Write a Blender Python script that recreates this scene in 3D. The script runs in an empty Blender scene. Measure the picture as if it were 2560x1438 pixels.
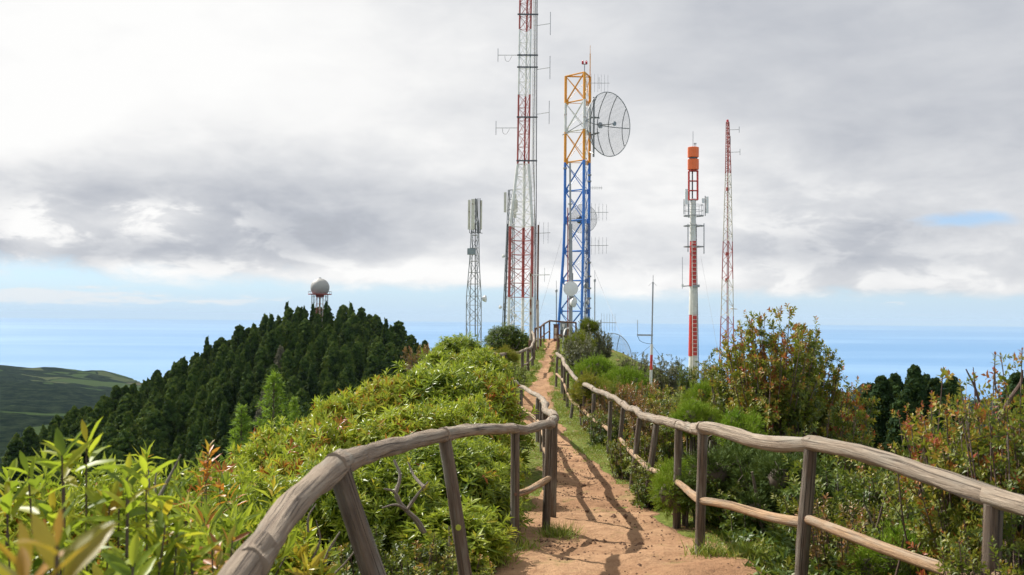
import bpy, math, random
import numpy as np
from mathutils import Vector, Matrix

R = math.radians
random.seed(7)
rng = np.random.default_rng(7)
scn = bpy.context.scene
COL = scn.collection

# ------------------------------------------------------------------ camera
FPX, CX, CY = 2489.0, 1280.0, 719.0
CAMLOC = np.array([0.0, 0.0, 1.75])
PITCH, ROLL = R(1.63), R(0.50)
_R0 = np.array([1.0, 0, 0]); _U0 = np.array([0, -math.sin(PITCH), math.cos(PITCH)])
CF = np.array([0, math.cos(PITCH), math.sin(PITCH)])
CR = math.cos(ROLL) * _R0 + math.sin(ROLL) * _U0
CU = -math.sin(ROLL) * _R0 + math.cos(ROLL) * _U0
cam_d = bpy.data.cameras.new('camera')
cam = bpy.data.objects.new('camera', cam_d); COL.objects.link(cam)
cam_d.sensor_width = 36.0; cam_d.lens = 35.0
cam_d.clip_start = 0.05; cam_d.clip_end = 200000.0
cam.matrix_world = Matrix(((CR[0], CU[0], -CF[0], 0), (CR[1], CU[1], -CF[1], 0), (CR[2], CU[2], -CF[2], 1.75), (0, 0, 0, 1)))
cam_d.dof.use_dof = True; cam_d.dof.focus_distance = 14.0; cam_d.dof.aperture_fstop = 6.3
scn.camera = cam


def P(px, py, d):
    return CAMLOC + d * (CF + (px - CX) / FPX * CR - (py - CY) / FPX * CU)


def proj(p):
    v = np.asarray(p) - CAMLOC
    d = v @ CF
    return CX + FPX * (v @ CR) / d, CY - FPX * (v @ CU) / d, d


# ------------------------------------------------------------------ light
SUN = np.array([-0.71, 0.56, 0.92]); SUN = SUN / np.linalg.norm(SUN)
sd = bpy.data.lights.new('sun', 'SUN'); sd.energy = 5.0; sd.angle = R(0.6); sd.color = (1.0, 0.945, 0.86)
so = bpy.data.objects.new('sun', sd); COL.objects.link(so)
so.rotation_euler = Vector(SUN).to_track_quat('Z', 'Y').to_euler(); so.location = (-30, 20, 60)

scn.view_settings.view_transform = 'Standard'; scn.view_settings.look = 'None'
scn.view_settings.exposure = 0.55; scn.view_settings.gamma = 1.0
scn.view_settings.use_curve_mapping = False
try:
    cy = scn.cycles
    cy.max_bounces = 6; cy.diffuse_bounces = 3; cy.glossy_bounces = 2; cy.transmission_bounces = 4
    cy.transparent_max_bounces = 4; cy.volume_bounces = 0
    cy.caustics_reflective = False; cy.caustics_refractive = False
    cy.use_denoising = True; cy.sample_clamp_indirect = 6.0
except Exception:
    pass


class NT:
    """small helper for node trees"""
    def __init__(self, tree):
        self.t = tree

    def n(self, typ, **kw):
        nd = self.t.nodes.new(typ)
        for k, v in kw.items():
            setattr(nd, k, v)
        return nd

    def put(self, sock, v):
        if isinstance(v, bpy.types.NodeSocket):
            self.t.links.new(v, sock)
        elif v is not None:
            sock.default_value = v

    def m(self, op, a, b=None, c=None, clamp=False):
        nd = self.n('ShaderNodeMath', operation=op); nd.use_clamp = clamp
        for i, v in enumerate((a, b, c)):
            self.put(nd.inputs[i], v) if v is not None else None
        return nd.outputs[0]

    def comb(self, x, y, z):
        nd = self.n('ShaderNodeCombineXYZ')
        for i, v in enumerate((x, y, z)):
            self.put(nd.inputs[i], v)
        return nd.outputs[0]

    def sep(self, v):
        nd = self.n('ShaderNodeSeparateXYZ'); self.put(nd.inputs[0], v)
        return nd.outputs

    def noise(self, vec, scale, detail=4, rough=0.5, dist=0.0):
        nd = self.n('ShaderNodeTexNoise')
        if vec is not None:
            self.put(nd.inputs['Vector'], vec)
        nd.inputs['Scale'].default_value = scale; nd.inputs['Detail'].default_value = detail
        nd.inputs['Roughness'].default_value = rough; nd.inputs['Distortion'].default_value = dist
        return nd.outputs['Fac']

    def sstep(self, v, lo, hi, t0=0.0, t1=1.0):
        nd = self.n('ShaderNodeMapRange', interpolation_type='SMOOTHSTEP')
        self.put(nd.inputs[0], v); self.put(nd.inputs[1], lo); self.put(nd.inputs[2], hi)
        nd.inputs[3].default_value = t0; nd.inputs[4].default_value = t1
        return nd.outputs[0]

    def mix(self, f, a, b, mode='MIX'):
        nd = self.n('ShaderNodeMix', data_type='RGBA', blend_type=mode)
        ins = [i for i in nd.inputs if i.enabled]
        def c(v):
            return (*v, 1.0) if isinstance(v, (tuple, list)) and len(v) == 3 else v
        self.put(ins[0], f); self.put(ins[1], c(a)); self.put(ins[2], c(b))
        return [o for o in nd.outputs if o.enabled][0]

    def ramp(self, f, stops):
        nd = self.n('ShaderNodeValToRGB'); self.put(nd.inputs[0], f)
        el = nd.color_ramp.elements
        while len(el) < len(stops):
            el.new(0.5)
        for e, (p, c) in zip(el, stops):
            e.position = p; e.color = (*c, 1.0)
        return nd.outputs[0]

    def mapping(self, vec, scale=(1, 1, 1), loc=(0, 0, 0)):
        nd = self.n('ShaderNodeMapping'); self.put(nd.inputs[0], vec)
        nd.inputs['Scale'].default_value = scale; nd.inputs['Location'].default_value = loc
        return nd.outputs[0]


# ------------------------------------------------------------------ world: hazy blue sky under a broken cloud deck
world = bpy.data.worlds.new('World'); scn.world = world; world.use_nodes = True
wt = world.node_tree; wt.nodes.clear(); w = NT(wt)
sky = w.n('ShaderNodeTexSky', sky_type='NISHITA'); sky.sun_disc = False
sky.sun_elevation = math.asin(SUN[2]); sky.sun_rotation = math.atan2(SUN[0], SUN[1]); sky.altitude = 500
sky.air_density = 1.0; sky.dust_density = 0.6; sky.ozone_density = 1.2
gx, gy, gz = w.sep(w.n('ShaderNodeTexCoord').outputs['Generated'])
el = w.m('ARCSINE', gz); az = w.m('ARCTAN2', gx, gy)
zc = w.m('ADD', w.m('MAXIMUM', gz, 0.0), 0.10)
uvw = w.comb(w.m('DIVIDE', gx, zc), w.m('DIVIDE', gy, zc), 0.0)
pol = w.comb(w.m('MULTIPLY', az, 1.0), w.m('MULTIPLY', el, 2.4), 0.3)
n1 = w.noise(w.mapping(uvw, loc=(3.1, 0.4, 0)), 0.42, 5, 0.5, 0.15)
n2 = w.noise(w.mapping(pol, loc=(1.7, 4.2, 0)), 5.5, 7, 0.55, 0.25)
n3 = w.noise(w.mapping(pol, loc=(9.7, 1.2, 2)), 16.0, 6, 0.58, 0.3)


def blob(px, py, sx, sy, amt):
    a0 = (px - CX) / FPX; e0 = (790 - py) / FPX
    a = w.m('DIVIDE', w.m('SUBTRACT', az, a0), sx / FPX); b = w.m('DIVIDE', w.m('SUBTRACT', el, e0), sy / FPX)
    r2 = w.m('ADD', w.m('MULTIPLY', a, a), w.m('MULTIPLY', b, b))
    return w.m('MULTIPLY', w.m('EXPONENT', w.m('MULTIPLY', r2, -0.5)), amt)


def total(lst):
    s = lst[0]
    for q in lst[1:]:
        s = w.m('ADD', s, q)
    return s


shade = total([
    blob(360, 170, 520, 210, 0.36), blob(60, 330, 160, 90, 0.08), blob(720, 470, 240, 80, -0.22), blob(150, 530, 330, 60, -0.20), blob(900, 600, 420, 60, -0.20),
    blob(300, 650, 360, 34, -0.20), blob(1000, 380, 200, 120, -0.05), blob(1250, 420, 220, 140, 0.10), blob(1700, 420, 260, 110, 0.14),
    blob(2350, 170, 640, 290, -0.235), blob(1850, 120, 300, 120, -0.08), blob(2000, 640, 150, 40, -0.22), blob(2180, 570, 60, 26, -0.12), blob(1620, 660, 200, 30, -0.10),
    blob(430, 572, 110, 22, 0.22), blob(170, 625, 45, 40, 0.22), blob(410, 680, 36, 12, 0.25), blob(1000, 690, 420, 22, 0.24), blob(1500, 540, 160, 50, 0.10),
    blob(2250, 690, 260, 50, 0.10), blob(2350, 730, 300, 14, -0.06), blob(60, 80, 120, 60, -0.07)])
puff = w.m('MULTIPLY', w.sstep(n3, 0.46, 0.60), total([blob(430, 572, 130, 30, .42), blob(170, 625, 70, 46, .42), blob(410, 682, 60, 16, .45), blob(60, 640, 60, 40, .3), blob(640, 640, 120, 40, .2), blob(1000, 690, 420, 26, .2), blob(2150, 690, 260, 50, .22), blob(2020, 560, 120, 50, .2), blob(300, 560, 260, 26, .22)]))
calm = w.sstep(el, 0.10, 0.22, 1.0, 0.45)
rough = total([w.m('MULTIPLY', w.m('SUBTRACT', n1, 0.5), 0.10), w.m('MULTIPLY', w.m('SUBTRACT', n2, 0.5), 0.95), w.m('MULTIPLY', w.m('SUBTRACT', n3, 0.5), 0.42)])
bright = w.m('ADD', w.m('ADD', w.m('MULTIPLY', puff, 0.72), w.m('MULTIPLY', rough, calm)), w.m('ADD', shade, 0.70))
cloud_col = w.ramp(bright, [(0.0, (0.36, 0.378, 0.415)), (0.36, (0.505, 0.53, 0.585)), (0.62, (0.705, 0.72, 0.75)), (0.85, (0.93, 0.93, 0.93)), (1.0, (1.0, 0.998, 0.99))])
edge = total([w.m('SUBTRACT', el, 0.036), w.m('MULTIPLY', w.m('SUBTRACT', n2, 0.5), 0.055), w.m('MULTIPLY', w.m('SUBTRACT', n3, 0.5), 0.035), blob(1000, 700, 420, 30, 0.012), blob(2250, 700, 420, 50, 0.022)])
deck = w.sstep(edge, -0.006, 0.014)
hole = w.m('ADD', blob(2350, 562, 90, 17, 1.0), w.m('MULTIPLY', w.m('SUBTRACT', n3, 0.5), 1.3))
deck = w.m('MULTIPLY', deck, w.m('SUBTRACT', 1.0, w.m('MULTIPLY', w.sstep(hole, 0.30, 0.95), 0.80)))
# thin low cumulus just over the sea horizon
low = total([w.m('MULTIPLY', w.m('SUBTRACT', w.noise(w.mapping(pol, scale=(1, 2.6, 1), loc=(4, 2, 7)), 26.0, 6, 0.6), 0.5), 1.5), blob(140, 752, 260, 20, 0.55), blob(620, 762, 120, 8, 0.28), blob(2250, 786, 230, 7, 0.26), blob(1700, 745, 500, 20, 0.12)])
lowm = w.m('MULTIPLY', w.m('MULTIPLY', w.sstep(low, 0.22, 0.55), w.sstep(el, 0.002, 0.010)), 0.75)
haze_f = w.m('EXPONENT', w.m('MULTIPLY', w.m('MAXIMUM', el, 0.0), -14.0))
bg_sky = w.n('ShaderNodeBackground'); w.put(bg_sky.inputs[0], w.mix(1.0, sky.outputs[0], (0.62, 0.88, 1.25), 'MULTIPLY')); bg_sky.inputs[1].default_value = 0.085
bg_hz = w.n('ShaderNodeBackground'); w.put(bg_hz.inputs[0], w.mix(w.sstep(el, 0.0, 0.035), (0.60, 0.77, 0.94), (0.70, 0.84, 0.95))); bg_hz.inputs[1].default_value = 0.68
bg_cl = w.n('ShaderNodeBackground'); w.put(bg_cl.inputs[0], cloud_col); bg_cl.inputs[1].default_value = 0.68
bg_lo = w.n('ShaderNodeBackground'); bg_lo.inputs[0].default_value = (0.86, 0.88, 0.90, 1); bg_lo.inputs[1].default_value = 0.68


def mixsh(f, a, b):
    nd = w.n('ShaderNodeMixShader'); w.put(nd.inputs[0], f); w.put(nd.inputs[1], a.outputs[0]); w.put(nd.inputs[2], b.outputs[0])
    return nd


s = mixsh(haze_f, bg_sky, bg_hz); s = mixsh(lowm, s, bg_lo); s = mixsh(deck, s, bg_cl)
w.put(w.n('ShaderNodeOutputWorld').inputs[0], s.outputs[0])


# ------------------------------------------------------------------ mesh helpers
def vnoise(x, y, seed=0):
    x = np.asarray(x, float); y = np.asarray(y, float)
    ix = np.floor(x).astype(np.int64); iy = np.floor(y).astype(np.int64)
    fx = x - ix; fy = y - iy
    fx = fx * fx * (3 - 2 * fx); fy = fy * fy * (3 - 2 * fy)

    def h(a, b):
        v = (a * 374761393 + b * 668265263 + seed * 974711) & 0x7fffffff
        v = ((v ^ (v >> 13)) * 1274126177) & 0x7fffffff
        return ((v ^ (v >> 16)) & 0xffff) / 65535.0 * 2 - 1
    return (h(ix, iy) * (1 - fx) + h(ix + 1, iy) * fx) * (1 - fy) + (h(ix, iy + 1) * (1 - fx) + h(ix + 1, iy + 1) * fx) * fy


def fbm(x, y, seed=0, oct=4):
    s, a = 0, 1.0
    for o in range(oct):
        s = s + a * vnoise(x * 2 ** o + 11.3 * o, y * 2 ** o + 5.7 * o, seed + o); a *= 0.5
    return s


def unit(v):
    v = np.asarray(v, float)
    return v / (np.linalg.norm(v, axis=-1, keepdims=True) + 1e-12)


class MB:
    """collects geometry (world or local coordinates) and builds one mesh"""
    def __init__(self):
        self.v, self.f, self.uv, self.a, self.mi, self.nv = [], [], [], [], [], 0

    def add(self, verts, faces, uv=None, attr=0.0, mi=0):
        verts = np.asarray(verts, float).reshape(-1, 3)
        faces = np.asarray(faces, int)
        self.v.append(verts); self.f.append(faces + self.nv)
        self.uv.append(np.zeros((len(verts), 2)) if uv is None else np.asarray(uv, float))
        self.a.append(np.broadcast_to(np.asarray(attr, float), (len(faces),)).copy())
        self.mi.append(np.full(len(faces), mi))
        self.nv += len(verts)
        return self

    def tube(self, pts, rad, n=8, cap=True, wob=0.0, seed=0, attr=0.0, mi=0):
        pts = np.asarray(pts, float); m = len(pts)
        rad = np.broadcast_to(np.asarray(rad, float), (m,))
        t = np.gradient(pts, axis=0); t = unit(t)
        up = np.array([0, 0, 1.0]) if abs(t[0][2]) < 0.9 else np.array([1.0, 0, 0])
        a = unit(np.cross(t, np.broadcast_to(up, t.shape))); b = np.cross(t, a)
        L = np.concatenate([[0], np.cumsum(np.linalg.norm(np.diff(pts, axis=0), axis=1))])
        th = np.linspace(0, 2 * math.pi, n + 1)
        rr = rad[:, None] * np.ones((1, n + 1))
        if wob:
            q = fbm(np.cos(th)[None, :] * 1.3 + seed * 7.1 + np.zeros((m, 1)), np.sin(th)[None, :] * 1.3 + (L / max(rad.max(), 1e-3) * 0.22)[:, None], seed, 3)
            rr = rr * (1 + wob * q)
        V = pts[:, None, :] + rr[..., None] * (np.cos(th)[None, :, None] * a[:, None, :] + np.sin(th)[None, :, None] * b[:, None, :])
        uv = np.stack([np.broadcast_to(th / (2 * math.pi) + seed * 0.37, (m, n + 1)), np.broadcast_to(L[:, None], (m, n + 1))], -1)
        i = np.arange(m - 1)[:, None] * (n + 1) + np.arange(n)[None, :]
        F = np.stack([i, i + 1, i + n + 2, i + n + 1], -1).reshape(-1, 4)
        self.add(V.reshape(-1, 3), F, uv.reshape(-1, 2), attr, mi)
        if cap:
            for k, s_ in ((0, 1), (m - 1, -1)):
                ring = V[k][:-1]; c = pts[k] - t[k] * s_ * rad[k] * 0.12
                vs = np.vstack([ring, c]); j = np.arange(n)
                f = np.stack([j, (j + 1) % n, np.full(n, n)], -1)
                if s_ < 0:
                    f = f[:, ::-1]
                self.add(vs, f[:, ::-1], np.tile([[0.5, L[k]]], (n + 1, 1)), attr, mi)
        return self

    def rod(self, p0, p1, r, n=6, mi=0):
        p0 = np.asarray(p0, float); p1 = np.asarray(p1, float)
        return self.tube([p0, p1], [r, r], n, True, mi=mi)

    def box(self, c, sx, sy, sz, ax=None, mi=0):
        c = np.asarray(c, float)
        ax = np.eye(3) if ax is None else np.asarray(ax)
        q = np.array([[x, y, z] for z in (-.5, .5) for y in (-.5, .5) for x in (-.5, .5)]) * [sx, sy, sz]
        self.add(c + q @ ax, [[0, 2, 3, 1], [4, 5, 7, 6], [0, 1, 5, 4], [2, 6, 7, 3], [0, 4, 6, 2], [1, 3, 7, 5]], mi=mi)
        return self

    def lathe(self, c, axis, prof, n=24, mi=0):
        """prof: list of (distance along axis, radius)"""
        c = np.asarray(c, float); axis = unit(axis)
        up = np.array([0, 0, 1.0]) if abs(axis[2]) < 0.9 else np.array([1.0, 0, 0])
        a = unit(np.cross(axis, up)); b = np.cross(axis, a)
        th = np.linspace(0, 2 * math.pi, n, endpoint=False)
        V = [c + axis * h + r * (np.cos(th)[:, None] * a + np.sin(th)[:, None] * b) for h, r in prof]
        m = len(prof); V = np.concatenate(V)
        i = np.arange(m - 1)[:, None] * n + np.arange(n)[None, :]; j = np.arange(m - 1)[:, None] * n + (np.arange(n)[None, :] + 1) % n
        self.add(V, np.stack([i, j, j + n, i + n], -1).reshape(-1, 4), mi=mi)
        return self

    def mesh(self, name, mats, smooth=False, off=None, attr=False):
        me = bpy.data.meshes.new(name)
        V = np.concatenate(self.v); V = V - (0 if off is None else np.asarray(off))
        UV = np.concatenate(self.uv); A = np.concatenate(self.a); MI = np.concatenate(self.mi)
        cnt = np.concatenate([np.full(len(f), f.shape[1]) for f in self.f])
        loops = np.concatenate([f.ravel() for f in self.f])
        me.vertices.add(len(V)); me.vertices.foreach_set('co', V.astype(np.float32).ravel())
        me.loops.add(len(loops)); me.loops.foreach_set('vertex_index', loops.astype(np.int32))
        me.polygons.add(len(cnt))
        st = np.concatenate([[0], np.cumsum(cnt)[:-1]])
        me.polygons.foreach_set('loop_start', st.astype(np.int32)); me.polygons.foreach_set('loop_total', cnt.astype(np.int32))
        me.polygons.foreach_set('material_index', MI.astype(np.int32))
        me.polygons.foreach_set('use_smooth', np.full(len(cnt), bool(smooth)))
        ul = me.uv_layers.new(name='UVMap'); ul.data.foreach_set('uv', UV[loops].astype(np.float32).ravel())
        if attr:
            at = me.attributes.new('tint', 'FLOAT', 'FACE'); at.data.foreach_set('value', A.astype(np.float32))
        for m_ in (mats if isinstance(mats, (list, tuple)) else [mats]):
            me.materials.append(m_)
        me.update(calc_edges=True)
        return me


def setp(o, label=None, cat=None, group=None, kind=None):
    if label: o['label'] = label
    if cat: o['category'] = cat
    if group: o['group'] = group
    if kind: o['kind'] = kind
    return o


def thing(name, label, cat, loc=(0, 0, 0), group=None):
    o = bpy.data.objects.new(name, None); COL.objects.link(o); o.location = tuple(float(q) for q in loc)
    o.empty_display_size = 0.2
    return setp(o, label, cat, group)


def rloc(o):
    p = np.zeros(3)
    while o is not None:
        p = p + np.array(o.location); o = o.parent
    return p


def part(name, mb, mats, parent=None, smooth=False, attr=False, kind=None, label=None):
    me = mb.mesh(name, mats, smooth, rloc(parent) if parent is not None else None, attr)
    o = bpy.data.objects.new(name, me); COL.objects.link(o)
    if parent is not None: o.parent = parent
    if kind: o['kind'] = kind
    if label: o['label'] = label
    return o


def obj(name, me, parent=None):
    o = bpy.data.objects.new(name, me); COL.objects.link(o)
    if parent is not None: o.parent = parent
    return o


_rodmesh = {}


def strut(name, p0, p1, r, mat, parent, n=6):
    """one straight bar as an object of its own; alike bars share one mesh"""
    key = (mat.name, n)
    if key not in _rodmesh:
        _rodmesh[key] = MB().rod((0, 0, 0), (0, 0, 1), 1.0, n).mesh('bar', mat)
        for v in _rodmesh[key].vertices:   # flat caps
            v.co.z = min(max(v.co.z, 0.0), 1.0)
    o = obj(name, _rodmesh[key], parent)
    p0 = np.asarray(p0, float); p1 = np.asarray(p1, float); dv = p1 - p0; L = float(np.linalg.norm(dv))
    o.location = tuple(p0 - rloc(parent)); o.rotation_mode = 'QUATERNION'
    o.rotation_quaternion = Vector(dv).to_track_quat('Z', 'Y'); o.scale = (r, r, L)
    return o


def copy_tree(src, loc, rotz=0.0, scale=(1, 1, 1)):
    r = src.copy(); COL.objects.link(r); r.location = tuple(float(q) for q in loc); r.rotation_euler = (0, 0, rotz); r.scale = scale
    for ch in src.children:
        c = ch.copy(); COL.objects.link(c); c.parent = r
        for g in ch.children:
            d = g.copy(); COL.objects.link(d); d.parent = c
    return r


# ------------------------------------------------------------------ materials
def newmat(name):
    m = bpy.data.materials.new(name); m.use_nodes = True
    t = m.node_tree; t.nodes.clear(); k = NT(t)
    out = k.n('ShaderNodeOutputMaterial'); b = k.n('ShaderNodeBsdfPrincipled')
    k.put(out.inputs[0], b.outputs[0])
    return m, k, b, out


def bump(k, b, h, strength=0.4, dist=0.02):
    nd = k.n('ShaderNodeBump'); nd.inputs['Strength'].default_value = strength; nd.inputs['Distance'].default_value = dist
    k.put(nd.inputs['Height'], h); k.put(b.inputs['Normal'], nd.outputs[0])


def paint(name, c, rough=0.45, metal=0.0, var=0.18, rust=0.0):
    m, k, b, _ = newmat(name)
    pos = k.n('ShaderNodeNewGeometry').outputs['Position']
    n = k.noise(pos, 3.0, 5, 0.6)
    col = k.mix(k.sstep(n, 0.35, 0.7), tuple(x * (1 - var) for x in c), c)
    if rust:
        n2_ = k.noise(pos, 2.2, 6, 0.65)
        col = k.mix(k.sstep(n2_, 0.66 - rust, 0.74 - rust), col, (0.20, 0.075, 0.03))
    k.put(b.inputs['Base Color'], col); b.inputs['Roughness'].default_value = rough; b.inputs['Metallic'].default_value = metal
    return m


def wood(name, light, dark, grain=1.0, rough=0.85):
    m, k, b, _ = newmat(name)
    uv = k.n('ShaderNodeUVMap').outputs[0]
    a = k.noise(k.mapping(uv, scale=(9, 1.6, 1)), 2.2, 6, 0.62, 0.5)
    g = k.noise(k.mapping(uv, scale=(46, 2.2, 1)), 1.6, 5, 0.65, 0.8)
    big = k.noise(k.mapping(uv, scale=(1.5, 1.3, 1)), 1.4, 3, 0.6)
    crack = k.sstep(k.noise(k.mapping(uv, scale=(26, 0.9, 1), loc=(3, 1, 0)), 1.3, 3, 0.5, 0.6), 0.36, 0.42)
    c = k.mix(k.sstep(a, 0.3, 0.72), dark, light)
    c = k.mix(k.m('MULTIPLY', k.sstep(g, 0.35, 0.7), 0.28), c, tuple(x * 0.6 for x in dark))
    c = k.mix(k.m('MULTIPLY', k.sstep(big, 0.46, 0.66), 0.5), c, (0.33, 0.32, 0.27))
    spot = k.noise(k.mapping(uv, scale=(5, 4, 1), loc=(7, 2, 0)), 2.0, 5, 0.7)
    c = k.mix(k.m('MULTIPLY', k.sstep(spot, 0.58, 0.68), 0.55), c, tuple(x * 0.8 for x in dark))
    c = k.mix(crack, tuple(x * 0.35 for x in dark), c)
    c = k.mix(k.m('MULTIPLY', k.sstep(k.n('ShaderNodeObjectInfo').outputs['Random'], 0, 1), 0.25), c, tuple(x * 0.6 for x in dark))
    k.put(b.inputs['Base Color'], c); b.inputs['Roughness'].default_value = rough
    h = k.m('ADD', k.m('MULTIPLY', g, 0.6), k.m('ADD', a, k.m('MULTIPLY', crack, 0.8)))
    bump(k, b, h, 0.8 * grain, 0.016)
    return m


def leafmat(name, stops, rough=0.34, trans=0.32, src='tint', tcol=1.0, spec=0.5, rv=0.22):
    m, k, b, out = newmat(name)
    rnd = k.n('ShaderNodeObjectInfo').outputs['Random']
    if src == 'tint':
        f = k.n('ShaderNodeAttribute', attribute_name='tint').outputs['Fac']
        f = k.m('ADD', f, k.m('MULTIPLY', k.m('SUBTRACT', rnd, 0.5), rv))
    else:
        f = rnd
    c = k.ramp(f, stops)
    k.put(b.inputs['Base Color'], c); b.inputs['Roughness'].default_value = rough; b.inputs['Specular IOR Level'].default_value = spec
    t = k.n('ShaderNodeBsdfTranslucent'); k.put(t.inputs[0], k.mix(0.35, k.mix(0.0, c, c), (0.30, 0.34, 0.03)))
    mx = k.n('ShaderNodeMixShader'); mx.inputs[0].default_value = trans
    k.put(mx.inputs[1], b.outputs[0]); k.put(mx.inputs[2], t.outputs[0]); k.put(out.inputs[0], mx.outputs[0])
    return m


M_RAIL = wood('weathered_log', (0.46, 0.375, 0.285), (0.22, 0.165, 0.115))
M_RAILD = wood('brown_log', (0.42, 0.335, 0.245), (0.205, 0.15, 0.105))
M_POST = wood('dark_post', (0.20, 0.145, 0.10), (0.085, 0.058, 0.042))
M_LOW = wood('tan_log', (0.58, 0.39, 0.225), (0.32, 0.19, 0.10))
M_BARK = wood('bark', (0.20, 0.155, 0.12), (0.08, 0.058, 0.045))
M_BARKR = wood('red_bark', (0.29, 0.19, 0.15), (0.13, 0.075, 0.055))
M_DEAD = wood('bare_wood', (0.48, 0.41, 0.345), (0.25, 0.20, 0.16))

L_LAUREL = leafmat('laurel_leaf', [(0.0, (0.030, 0.062, 0.010)), (0.32, (0.085, 0.155, 0.014)), (0.58, (0.255, 0.335, 0.024)), (0.86, (0.40, 0.455, 0.05)), (0.97, (0.48, 0.34, 0.03)), (1.0, (0.36, 0.085, 0.018))], 0.38, 0.42, spec=0.4)
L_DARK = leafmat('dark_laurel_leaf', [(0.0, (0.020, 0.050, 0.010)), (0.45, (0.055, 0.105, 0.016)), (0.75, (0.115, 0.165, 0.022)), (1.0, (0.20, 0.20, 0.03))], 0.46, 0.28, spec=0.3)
L_NEAR = leafmat('near_leaf', [(0.0, (0.10, 0.17, 0.014)), (0.25, (0.22, 0.32, 0.020)), (0.6, (0.36, 0.44, 0.03)), (0.88, (0.42, 0.42, 0.03)), (1.0, (0.45, 0.27, 0.02))], 0.42, 0.6, src='rand', spec=0.4)
L_NEARR = leafmat('near_red_leaf', [(0.0, (0.14, 0.17, 0.018)), (0.35, (0.36, 0.27, 0.03)), (0.7, (0.46, 0.20, 0.03)), (1.0, (0.22, 0.05, 0.022))], 0.42, 0.42, src='rand')
L_FLAME = leafmat('flame_leaf', [(0.0, (0.30, 0.24, 0.03)), (0.4, (0.45, 0.20, 0.03)), (1.0, (0.50, 0.11, 0.025))], 0.4, 0.45, src='rand')
L_HEATH = leafmat('heath_leaf', [(0.0, (0.022, 0.060, 0.007)), (0.42, (0.075, 0.165, 0.010)), (0.70, (0.19, 0.32, 0.013)), (1.0, (0.22, 0.28, 0.03))], 0.7, 0.12, spec=0.2)
L_HEATHY = leafmat('yellow_heath_leaf', [(0.0, (0.05, 0.085, 0.01)), (0.5, (0.125, 0.175, 0.014)), (0.8, (0.20, 0.24, 0.02)), (1.0, (0.28, 0.24, 0.03))], 0.7, 0.14, spec=0.2)
L_HEATH_SHADE = leafmat('shade_tinted_heath_leaf', [(0.0, (0.012, 0.030, 0.008)), (0.5, (0.030, 0.062, 0.012)), (1.0, (0.075, 0.12, 0.02))], 0.7, 0.10, spec=0.2)  # heath leaf darkened: shade of the tall berry bush painted into its colour
L_VACC = leafmat('berry_leaf', [(0.0, (0.030, 0.055, 0.012)), (0.35, (0.075, 0.115, 0.016)), (0.60, (0.165, 0.200, 0.022)), (0.80, (0.28, 0.25, 0.03)), (0.92, (0.36, 0.16, 0.03)), (1.0, (0.32, 0.06, 0.025))], 0.46, 0.34, spec=0.35)
L_BRONZE = leafmat('bronze_leaf', [(0.0, (0.045, 0.045, 0.015)), (0.4, (0.13, 0.105, 0.025)), (0.7, (0.22, 0.13, 0.035)), (1.0, (0.30, 0.09, 0.03))], 0.4, 0.28)
L_GREY = leafmat('grey_leaf', [(0.0, (0.035, 0.05, 0.022)), (0.5, (0.09, 0.105, 0.05)), (1.0, (0.17, 0.16, 0.08))], 0.5, 0.25)
L_DRY = leafmat('dry_leaf', [(0.0, (0.06, 0.06, 0.04)), (0.5, (0.13, 0.125, 0.09)), (1.0, (0.20, 0.19, 0.14))], 0.8, 0.15, spec=0.1)
L_CEDAR = leafmat('cedar_leaf', [(0.0, (0.06, 0.14, 0.015)), (0.5, (0.15, 0.28, 0.025)), (1.0, (0.26, 0.38, 0.04))], 0.6, 0.45)
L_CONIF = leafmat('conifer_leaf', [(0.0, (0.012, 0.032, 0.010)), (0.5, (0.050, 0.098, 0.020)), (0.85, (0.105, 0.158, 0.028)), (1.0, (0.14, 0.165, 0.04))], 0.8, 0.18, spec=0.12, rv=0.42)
L_DCON = leafmat('dark_conifer_leaf', [(0.0, (0.010, 0.026, 0.010)), (0.5, (0.022, 0.050, 0.016)), (1.0, (0.060, 0.105, 0.026))], 0.8, 0.18, spec=0.12)
L_GRASS = leafmat('grass_blade', [(0.0, (0.08, 0.14, 0.012)), (0.5, (0.19, 0.265, 0.025)), (0.8, (0.32, 0.34, 0.06)), (1.0, (0.32, 0.26, 0.11))], 0.55, 0.3)

m, k, b, _ = newmat('soil')
pos = k.n('ShaderNodeNewGeometry').outputs['Position']
a = k.noise(pos, 1.1, 6, 0.6, 0.3); g = k.noise(pos, 9.0, 6, 0.62); fine = k.noise(pos, 60.0, 4, 0.6)
c = k.mix(k.sstep(a, 0.32, 0.68), (0.275, 0.153, 0.082), (0.385, 0.235, 0.132))
c = k.mix(k.m('MULTIPLY', k.sstep(g, 0.45, 0.72), 0.6), c, (0.185, 0.095, 0.05))
c = k.mix(k.m('MULTIPLY', k.sstep(k.noise(pos, 4.2, 5, 0.7, 0.6), 0.54, 0.70), 0.5), c, (0.17, 0.10, 0.05))
c = k.mix(k.m('MULTIPLY', k.sstep(fine, 0.52, 0.72), 0.30), c, (0.52, 0.33, 0.19))
c = k.mix(k.m('MULTIPLY', k.sstep(k.noise(pos, 26.0, 3, 0.5), 0.66, 0.72), 0.7), c, (0.12, 0.065, 0.04))
c = k.mix(k.m('MULTIPLY', k.sstep(k.noise(pos, 1.9, 6, 0.7), 0.56, 0.68), 0.55), c, (0.17, 0.16, 0.05))
k.put(b.inputs['Base Color'], c); b.inputs['Roughness'].default_value = 0.95; b.inputs['Specular IOR Level'].default_value = 0.15
bump(k, b, k.m('ADD', k.m('MULTIPLY', g, 1.0), k.m('MULTIPLY', fine, 0.35)), 0.9, 0.045)
M_SOIL = m

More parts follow.
